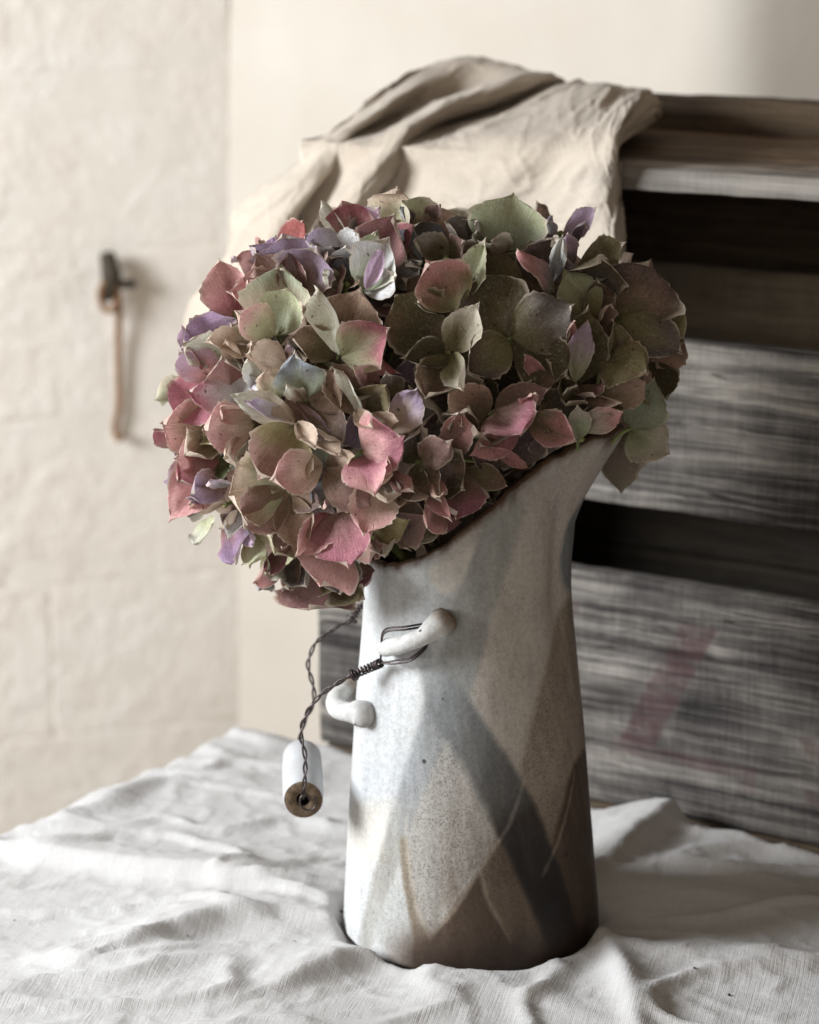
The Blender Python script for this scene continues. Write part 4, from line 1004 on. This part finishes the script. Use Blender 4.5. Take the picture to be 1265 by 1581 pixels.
 (O_, 812, 668, [(806, 668, 736, 698, 38, 'MG', 'PK', q(z=-.6, roll=15, ser=.06)), (820, 666, 882, 692, 50, 'OL', 'PK', q(z=-.7, ser=.05)), (792, 742, 800, 684, 92, 'DM', 'DM', q(z=.6, cup=.25)), (756, 724, 744, 690, 34, 'DM', 'MV', q(z=.3, ser=.07)), (816, 745, 766, 716, 17, 'PK', 'PK', q(z=-.2)), (838, 726, 846, 690, 44, 'DM', 'DM', q(z=.4))]),
 (O_, 648, 714, [(654, 714, 692, 684, 44, 'BR', 'MV', q(z=-.9, cup=-.1)), (688, 712, 712, 644, 44, 'BR', 'PK', q(z=-.5, fold=.3, pt=.6)), (712, 694, 722, 638, 40, 'OL', 'BR', q(z=-.2, ser=.08)), (646, 716, 676, 766, 40, 'DO', 'BR', q(z=-.7, fold=.5)), (650, 742, 691, 796, 24, 'MV', 'PK', q(z=-.9)), (664, 726, 708, 752, 76, 'DM', 'DO', q(z=.1, ser=.06)), (642, 712, 648, 668, 50, 'DO', 'DM', q(z=.8)), (672, 730, 678, 762, 22, 'PK', 'PE', q(z=-1.))]),
 (O_, 690, 666, [(702, 672, 642, 608, 56, 'GM', 'CR', q(z=.1, roll=55, curl=.35)), (690, 668, 706, 640, 34, 'DO', 'CR', q(z=.2)), (680, 672, 655, 660, 54, 'GM', 'DM', q(z=1.))]),
 (P_, 562, 698, [(562, 697, 616, 676, 84, 'PK', 'MG', q(z=-1.2, cup=-.06, ser=.05)), (563, 702, 578, 760, 64, 'MG', 'PK', q(z=-1.2, cup=-.04, ser=.05)), (604, 668, 638, 610, 48, 'PE', 'LV', q(z=-.5, pt=.65)), (568, 708, 600, 730, 40, 'RO', 'PE', q(z=-.8))]),
 (P_, 559, 641, [(558, 642, 518, 572, 56, 'BR', 'BR', q(z=-.3, curl=.3)), (556, 640, 520, 578, 20, 'CR', 'CR', q(z=-.6, roll=45)), (552, 634, 572, 656, 24, 'BR', 'PE', q(z=-.8)), (562, 640, 592, 600, 58, 'DO', 'OL', q(z=.4)), (562, 644, 608, 650, 22, 'BR', 'PE', q(z=-.4)), (590, 602, 552, 570, 28, 'RM', 'MV', q(z=.1)), (616, 618, 600, 582, 30, 'OL', 'GM', q(z=.3))]),
 (P_, 474, 616, [(474, 614, 458, 553, 68, 'SG', 'GB', q(z=-.4, cup=-.1)), (468, 618, 446, 598, 26, 'BR', 'CR', q(z=-.6)), (480, 624, 522, 582, 72, 'BR', 'BR', q(z=0, cup=-.08)), (484, 626, 526, 680, 60, 'BR', 'DM', q(z=.1)), (454, 618, 512, 678, 20, 'MV', 'LV', q(z=-.5, roll=40))]),
 # left middle
 (P_, 457, 655, [(456, 652, 370, 614, 44, 'PE', 'CR', q(z=-1.1, cup=.1, pt=.6, roll=10)), (450, 646, 388, 622, 22, 'LB', 'LV', q(z=-.8, roll=-30)), (455, 657, 408, 728, 92, 'YG', 'MV', q(z=-1., cup=.06, fold=.2)), (459, 654, 484, 688, 26, 'PE', 'PE', q(z=-1.4, roll=30)), (459, 658, 518, 716, 58, 'SG', 'GM', q(z=-.7)), (466, 656, 520, 700, 30, 'PE', 'PE', q(z=-.9, roll=40))]),
 (P_, 500, 720, [(498, 716, 428, 738, 60, 'PE', 'PK', q(z=-1.5, ser=.05, cup=.04)), (501, 724, 562, 774, 54, 'BR', 'MV', q(z=-1.2, cup=-.08, pt=.55)), (504, 718, 542, 706, 28, 'BR', 'PE', q(z=-.8)), (504, 726, 545, 760, 40, 'DM', 'BR', q(z=-.2))]),
 (P_, 446, 590, [(444, 566, 394, 538, 44, 'PE', 'PE', q(z=-.6, curl=.2)), (446, 612, 416, 572, 54, 'GR', 'PE', q(z=-.4, cup=.05)), (452, 566, 470, 556, 30, 'BR', 'DO', q(z=.3)), (436, 552, 446, 536, 24, 'MV', 'LV', q(z=.2))]),
 (P_, 362, 606, [(344, 612, 396, 588, 30, 'LB', 'LB', q(z=-.6)), (396, 604, 384, 562, 24, 'LB', 'CR', q(z=-.9, curl=.2)), (376, 616, 300, 606, 42, 'LB', 'MG', q(z=-.7, cup=.12, pt=.6)), (362, 602, 346, 556, 56, 'MV', 'RM', q(z=.1)), (378, 606, 396, 612, 34, 'LV', 'LB', q(z=-.4)), (382, 580, 392, 560, 40, 'DO', 'BR', q(z=.6))]),
 (P_, 334, 588, [(336, 584, 282, 644, 84, 'RO', 'MG', q(z=0, fold=.3, pt=.6)), (334, 588, 284, 548, 56, 'PK', 'LP', q(z=.2, pt=.6)), (284, 612, 263, 598, 22, 'LG', 'LG', q(z=1.6)), (300, 580, 292, 546, 30, 'RO', 'RO', q(z=-.1))]),
 (P_, 388, 656, [(392, 656, 322, 664, 68, 'PE', 'PK', q(z=-.8, ser=.07)), (372, 640, 345, 632, 30, 'PK', 'PK', q(z=-.6)), (396, 690, 352, 704, 40, 'MV', 'PE', q(z=-.3)), (400, 684, 366, 712, 26, 'CR', 'CR', q(z=-.2, roll=30))]),
 (P_, 334, 670, [(334, 668, 260, 656, 74, 'YG', 'PK', q(z=-.1, ser=.03)), (336, 678, 292, 700, 50, 'OL', 'PE', q(z=.1)), (286, 692, 244, 668, 50, 'MV', 'RO', q(z=1.3)), (274, 700, 262, 744, 36, 'RM', 'LV', q(z=1.4)), (322, 640, 330, 680, 40, 'DG', 'YG', q(z=-.4))]),
 (P_, 338, 706, [(338, 700, 278, 706, 50, 'MV', 'PK', q(z=.0)), (336, 708, 271, 794, 66, 'RO', 'PK', q(z=-.2, pt=.75)), (348, 736, 302, 762, 46, 'MV', 'LV', q(z=-.3)), (346, 700, 352, 722, 46, 'DG', 'DG', q(z=.3)), (330, 716, 282, 740, 50, 'PK', 'RO', q(z=.1))]),
 # lower left
 (P_, 447, 762, [(440, 752, 364, 764, 98, 'GR', 'PE', q(z=-1.1, cup=.03, fold=.08)), (447, 762, 386, 808, 68, 'BR', 'MV', q(z=-1.4, cup=.15, pt=.38)), (449, 765, 464, 842, 54, 'BR', 'BR', q(z=-1.3, cup=.1)), (450, 762, 488, 780, 38, 'BR', 'DM', q(z=-.8)), (526, 782, 488, 750, 44, 'SG', 'GB', q(z=-.6)), (354, 748, 328, 742, 34, 'LB', 'LP', q(z=-.4))]),
 (P_, 350, 778, [(348, 776, 298, 776, 44, 'PE', 'PE', q(z=-.1)), (342, 766, 298, 770, 24, 'LV', 'PU', q(z=-.4)), (378, 790, 356, 824, 30, 'LB', 'LB', q(z=-.8)), (374, 816, 390, 836, 26, 'LV', 'LP', q(z=-.5)), (348, 806, 362, 862, 50, 'RM', 'PU', q(z=0)), (386, 828, 386, 870, 44, 'YG', 'GR', q(z=0)), (326, 798, 304, 836, 36, 'GR', 'CR', q(z=1.5)), (316, 778, 292, 794, 30, 'SG', 'GM', q(z=1.2)), (362, 784, 352, 812, 34, 'MV', 'PE', q(z=-.2))]),
 (P_, 525, 786, [(525, 788, 537, 864, 92, 'RM', 'MG', q(z=-1.3, cup=-.05, fold=-.1, edge=1., ser=.04)), (590, 744, 564, 816, 66, 'PE', 'PK', q(z=-1.2, ser=.06, edge=1., cup=-.04)), (516, 796, 464, 850, 44, 'RO', 'PK', q(z=-.8)), (520, 782, 504, 776, 24, 'LV', 'PK', q(z=-.5)), (596, 740, 598, 772, 40, 'CR', 'PE', q(z=-1.3))]),
 (P_, 528, 838, [(530, 834, 499, 896, 104, 'MV', 'PK', q(z=-.4, pt=.62, fold=.1)), (534, 836, 574, 850, 46, 'PE', 'PK', q(z=-.2)), (448, 826, 428, 852, 50, 'MV', 'YG', q(z=-.4)), (392, 826, 420, 836, 24, 'YG', 'CR', q(z=-.3)), (470, 838, 440, 846, 30, 'PE', 'MV', q(z=-.4))]),
 (P_, 596, 832, [(576, 826, 626, 804, 40, 'YG', 'YG', q(z=-.5, cup=-.1)), (596, 838, 652, 814, 56, 'GM', 'MV', q(z=-.1)), (610, 846, 678, 840, 34, 'OL', 'DO', q(z=.3)), (588, 834, 593, 870, 34, 'PE', 'CR', q(z=-.7)), (604, 846, 628, 876, 18, 'BR', 'BR', q(z=.1)), (570, 836, 586, 846, 34, 'BR', 'RM', q(z=-.3)), (640, 812, 610, 786, 50, 'DM', 'BR', q(z=.6))]),
 (O_, 718, 772, [(692, 790, 664, 824, 44, 'BR', 'PK', q(z=-.2, ser=.07)), (716, 768, 706, 834, 62, 'BR', 'MG', q(z=-.5, ser=.05)), (722, 768, 776, 790, 34, 'OL', 'BR', q(z=-.2)), (712, 836, 682, 852, 20, 'RO', 'RO', q(z=.4))]),
 (P_, 618, 742, [(596, 728, 632, 754, 26, 'RM', 'PK', q(z=-.9, roll=20)), (630, 736, 652, 766, 46, 'BR', 'PE', q(z=-.3)), (620, 744, 616, 780, 46, 'DM', 'BR', q(z=.3))]),
 # low head behind the rim
 (W_, 490, 882, [(492, 886, 478, 934, 106, 'MV', 'RM', q(z=.4, ser=.06, wave=.09)), (532, 886, 552, 922, 64, 'BR', 'OL', q(z=.5, ser=.06)), (462, 858, 472, 900, 52, 'GM', 'GM', q(z=-.2)), (532, 858, 526, 908, 58, 'SG', 'GM', q(z=0)), (560, 868, 562, 902, 26, 'RM', 'RO', q(z=.4)), (500, 880, 512, 908, 40, 'OL', 'YG', q(z=.2))], 1.5),
 (W_, 428, 852, [(432, 868, 396, 896, 40, 'MV', 'PK', q(z=.6)), (418, 898, 402, 910, 26, 'GM', 'GB', q(z=1.2)), (430, 846, 420, 884, 36, 'RM', 'RO', q(z=0)), (404, 848, 412, 884, 22, 'YG', 'GR', q(z=-.1)), (446, 872, 432, 892, 34, 'CR', 'SG', q(z=.4)), (452, 870, 446, 905, 50, 'MV', 'BR', q(z=.8))], 1.2),
]
for row in CATALOG:
    seen(row[0], row[1], row[2], row[3], *(row[4:] or ()))

# whole florets further in and round the back
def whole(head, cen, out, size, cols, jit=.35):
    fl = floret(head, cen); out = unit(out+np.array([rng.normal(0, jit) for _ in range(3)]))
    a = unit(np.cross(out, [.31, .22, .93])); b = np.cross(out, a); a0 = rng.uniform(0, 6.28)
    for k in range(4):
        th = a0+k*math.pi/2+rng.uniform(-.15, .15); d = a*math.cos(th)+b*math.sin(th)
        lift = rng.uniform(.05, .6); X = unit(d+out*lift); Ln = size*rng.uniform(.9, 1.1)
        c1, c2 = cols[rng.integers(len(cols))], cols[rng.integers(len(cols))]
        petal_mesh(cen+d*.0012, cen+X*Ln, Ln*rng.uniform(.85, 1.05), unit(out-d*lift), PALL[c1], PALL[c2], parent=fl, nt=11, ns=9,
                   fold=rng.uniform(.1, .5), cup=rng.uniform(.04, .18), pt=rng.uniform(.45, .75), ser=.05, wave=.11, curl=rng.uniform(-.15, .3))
CEN = at_depth(645, 622, 1.375); SX = 412*1.375/FPX; SZ = 322*1.375/FPX; SY = .100
def shell(n, k, ylo, yhi, seed):
    r = np.random.default_rng(seed); out = []; tries = 0
    while len(out) < n and tries < 20000:
        tries += 1
        v = unit(r.normal(0, 1, 3))
        if not (ylo <= v[1] <= yhi): continue
        if any(np.dot(v, u) > math.cos(.22 if n > 50 else .3) for u in out): continue
        out.append(v)
    for v in out:
        yield CEN + (RV*v[0]*SX+FV*v[1]*SY+UV_*v[2]*SZ)*k, unit(RV*v[0]/SX+FV*v[1]/SY+UV_*v[2]/SZ)
COLS = dict(pink=['MV', 'BR', 'RM', 'GM', 'SG', 'LV', 'DM'], olive=['OL', 'DO', 'BR', 'DM', 'GM'], low=['MV', 'BR', 'OL'])  # dull dark tones put the shade between petals into the inner florets
def inside_jug_ok(p):
    rr = math.hypot(p[0]+.0026, p[1])
    return p[2] > .30 or rr < .040 or rr > .088
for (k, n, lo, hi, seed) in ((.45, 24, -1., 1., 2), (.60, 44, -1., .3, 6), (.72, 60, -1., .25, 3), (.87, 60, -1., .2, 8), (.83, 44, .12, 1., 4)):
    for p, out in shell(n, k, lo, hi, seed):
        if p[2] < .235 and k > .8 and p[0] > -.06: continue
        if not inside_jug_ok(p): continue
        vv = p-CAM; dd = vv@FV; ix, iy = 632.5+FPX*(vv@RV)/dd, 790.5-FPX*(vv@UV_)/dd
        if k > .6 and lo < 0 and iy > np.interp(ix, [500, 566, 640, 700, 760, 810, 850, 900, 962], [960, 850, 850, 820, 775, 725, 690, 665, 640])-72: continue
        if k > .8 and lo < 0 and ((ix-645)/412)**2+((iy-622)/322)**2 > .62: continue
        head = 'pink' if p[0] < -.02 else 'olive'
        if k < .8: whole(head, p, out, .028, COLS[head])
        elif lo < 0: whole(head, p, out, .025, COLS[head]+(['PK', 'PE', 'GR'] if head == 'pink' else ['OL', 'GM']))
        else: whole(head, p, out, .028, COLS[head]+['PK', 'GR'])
for hd, foot in (('pink', (-.006, .004, .03)), ('olive', (.012, -.004, .03)), ('low', (-.012, .018, .03))):
    f0 = np.array(foot); h = HUB[hd]
    mid = np.array([f0[0]*.7+h[0]*.25, f0[1]*.7+h[1]*.3, .19])
    path = [f0, f0*.6+mid*.4, mid, mid*.3+h*.7+np.array([0, 0, .006]), h]
    mk('main_stem', *tube(catmull(path, 24), np.linspace(.0036, .0026, 24), 9), M['stem'], heads[hd])

# ------------------------------------------------------------------ small dark crumbs on the cloth
for (x, y, s_, lab) in ((22, 1418, .0012, 'dark crumb on the white cloth nearest the left edge of the picture'), (289, 1427, .0010, 'dark speck on the white cloth just below the long left crease'),
        (455, 1437, .0008, 'tiny speck on the white cloth on the fold left of the jug foot'), (1072, 1503, .0013, 'dark crumb on the white cloth right of the jug, the farther of two'),
        (1126, 1537, .0016, 'dark crumb on the white cloth right of the jug, the nearer of two'), (706, 1520, .0008, 'tiny speck on the white cloth directly in front of the jug'),
        (527, 1410, .0022, 'black flake on the white cloth touching the left side of the jug foot')):
    p = at_z(x, y, .004); hgt = float(cloth_h(np.array([p[0]]), np.array([p[1]]))[0]); p = at_z(x, y, hgt)
    hgt = float(cloth_h(np.array([p[0]]), np.array([p[1]]))[0]); p[2] = hgt+s_*.3
    r = np.random.default_rng(int(x)); v = np.array([[1, 0, 0], [-.5, .9, 0], [-.6, -.8, .1], [.1, .1, .7], [0, 0, -.5]])*s_*.75*(1+r.uniform(-.3, .3, (5, 1)))
    o = mk('crumb', p+v, [(0, 1, 3), (1, 2, 3), (2, 0, 3), (1, 0, 4), (2, 1, 4), (0, 2, 4)], M['crumb'], smooth_=False)
    tag(o, lab, 'crumb', 'dark crumbs on the tablecloth')
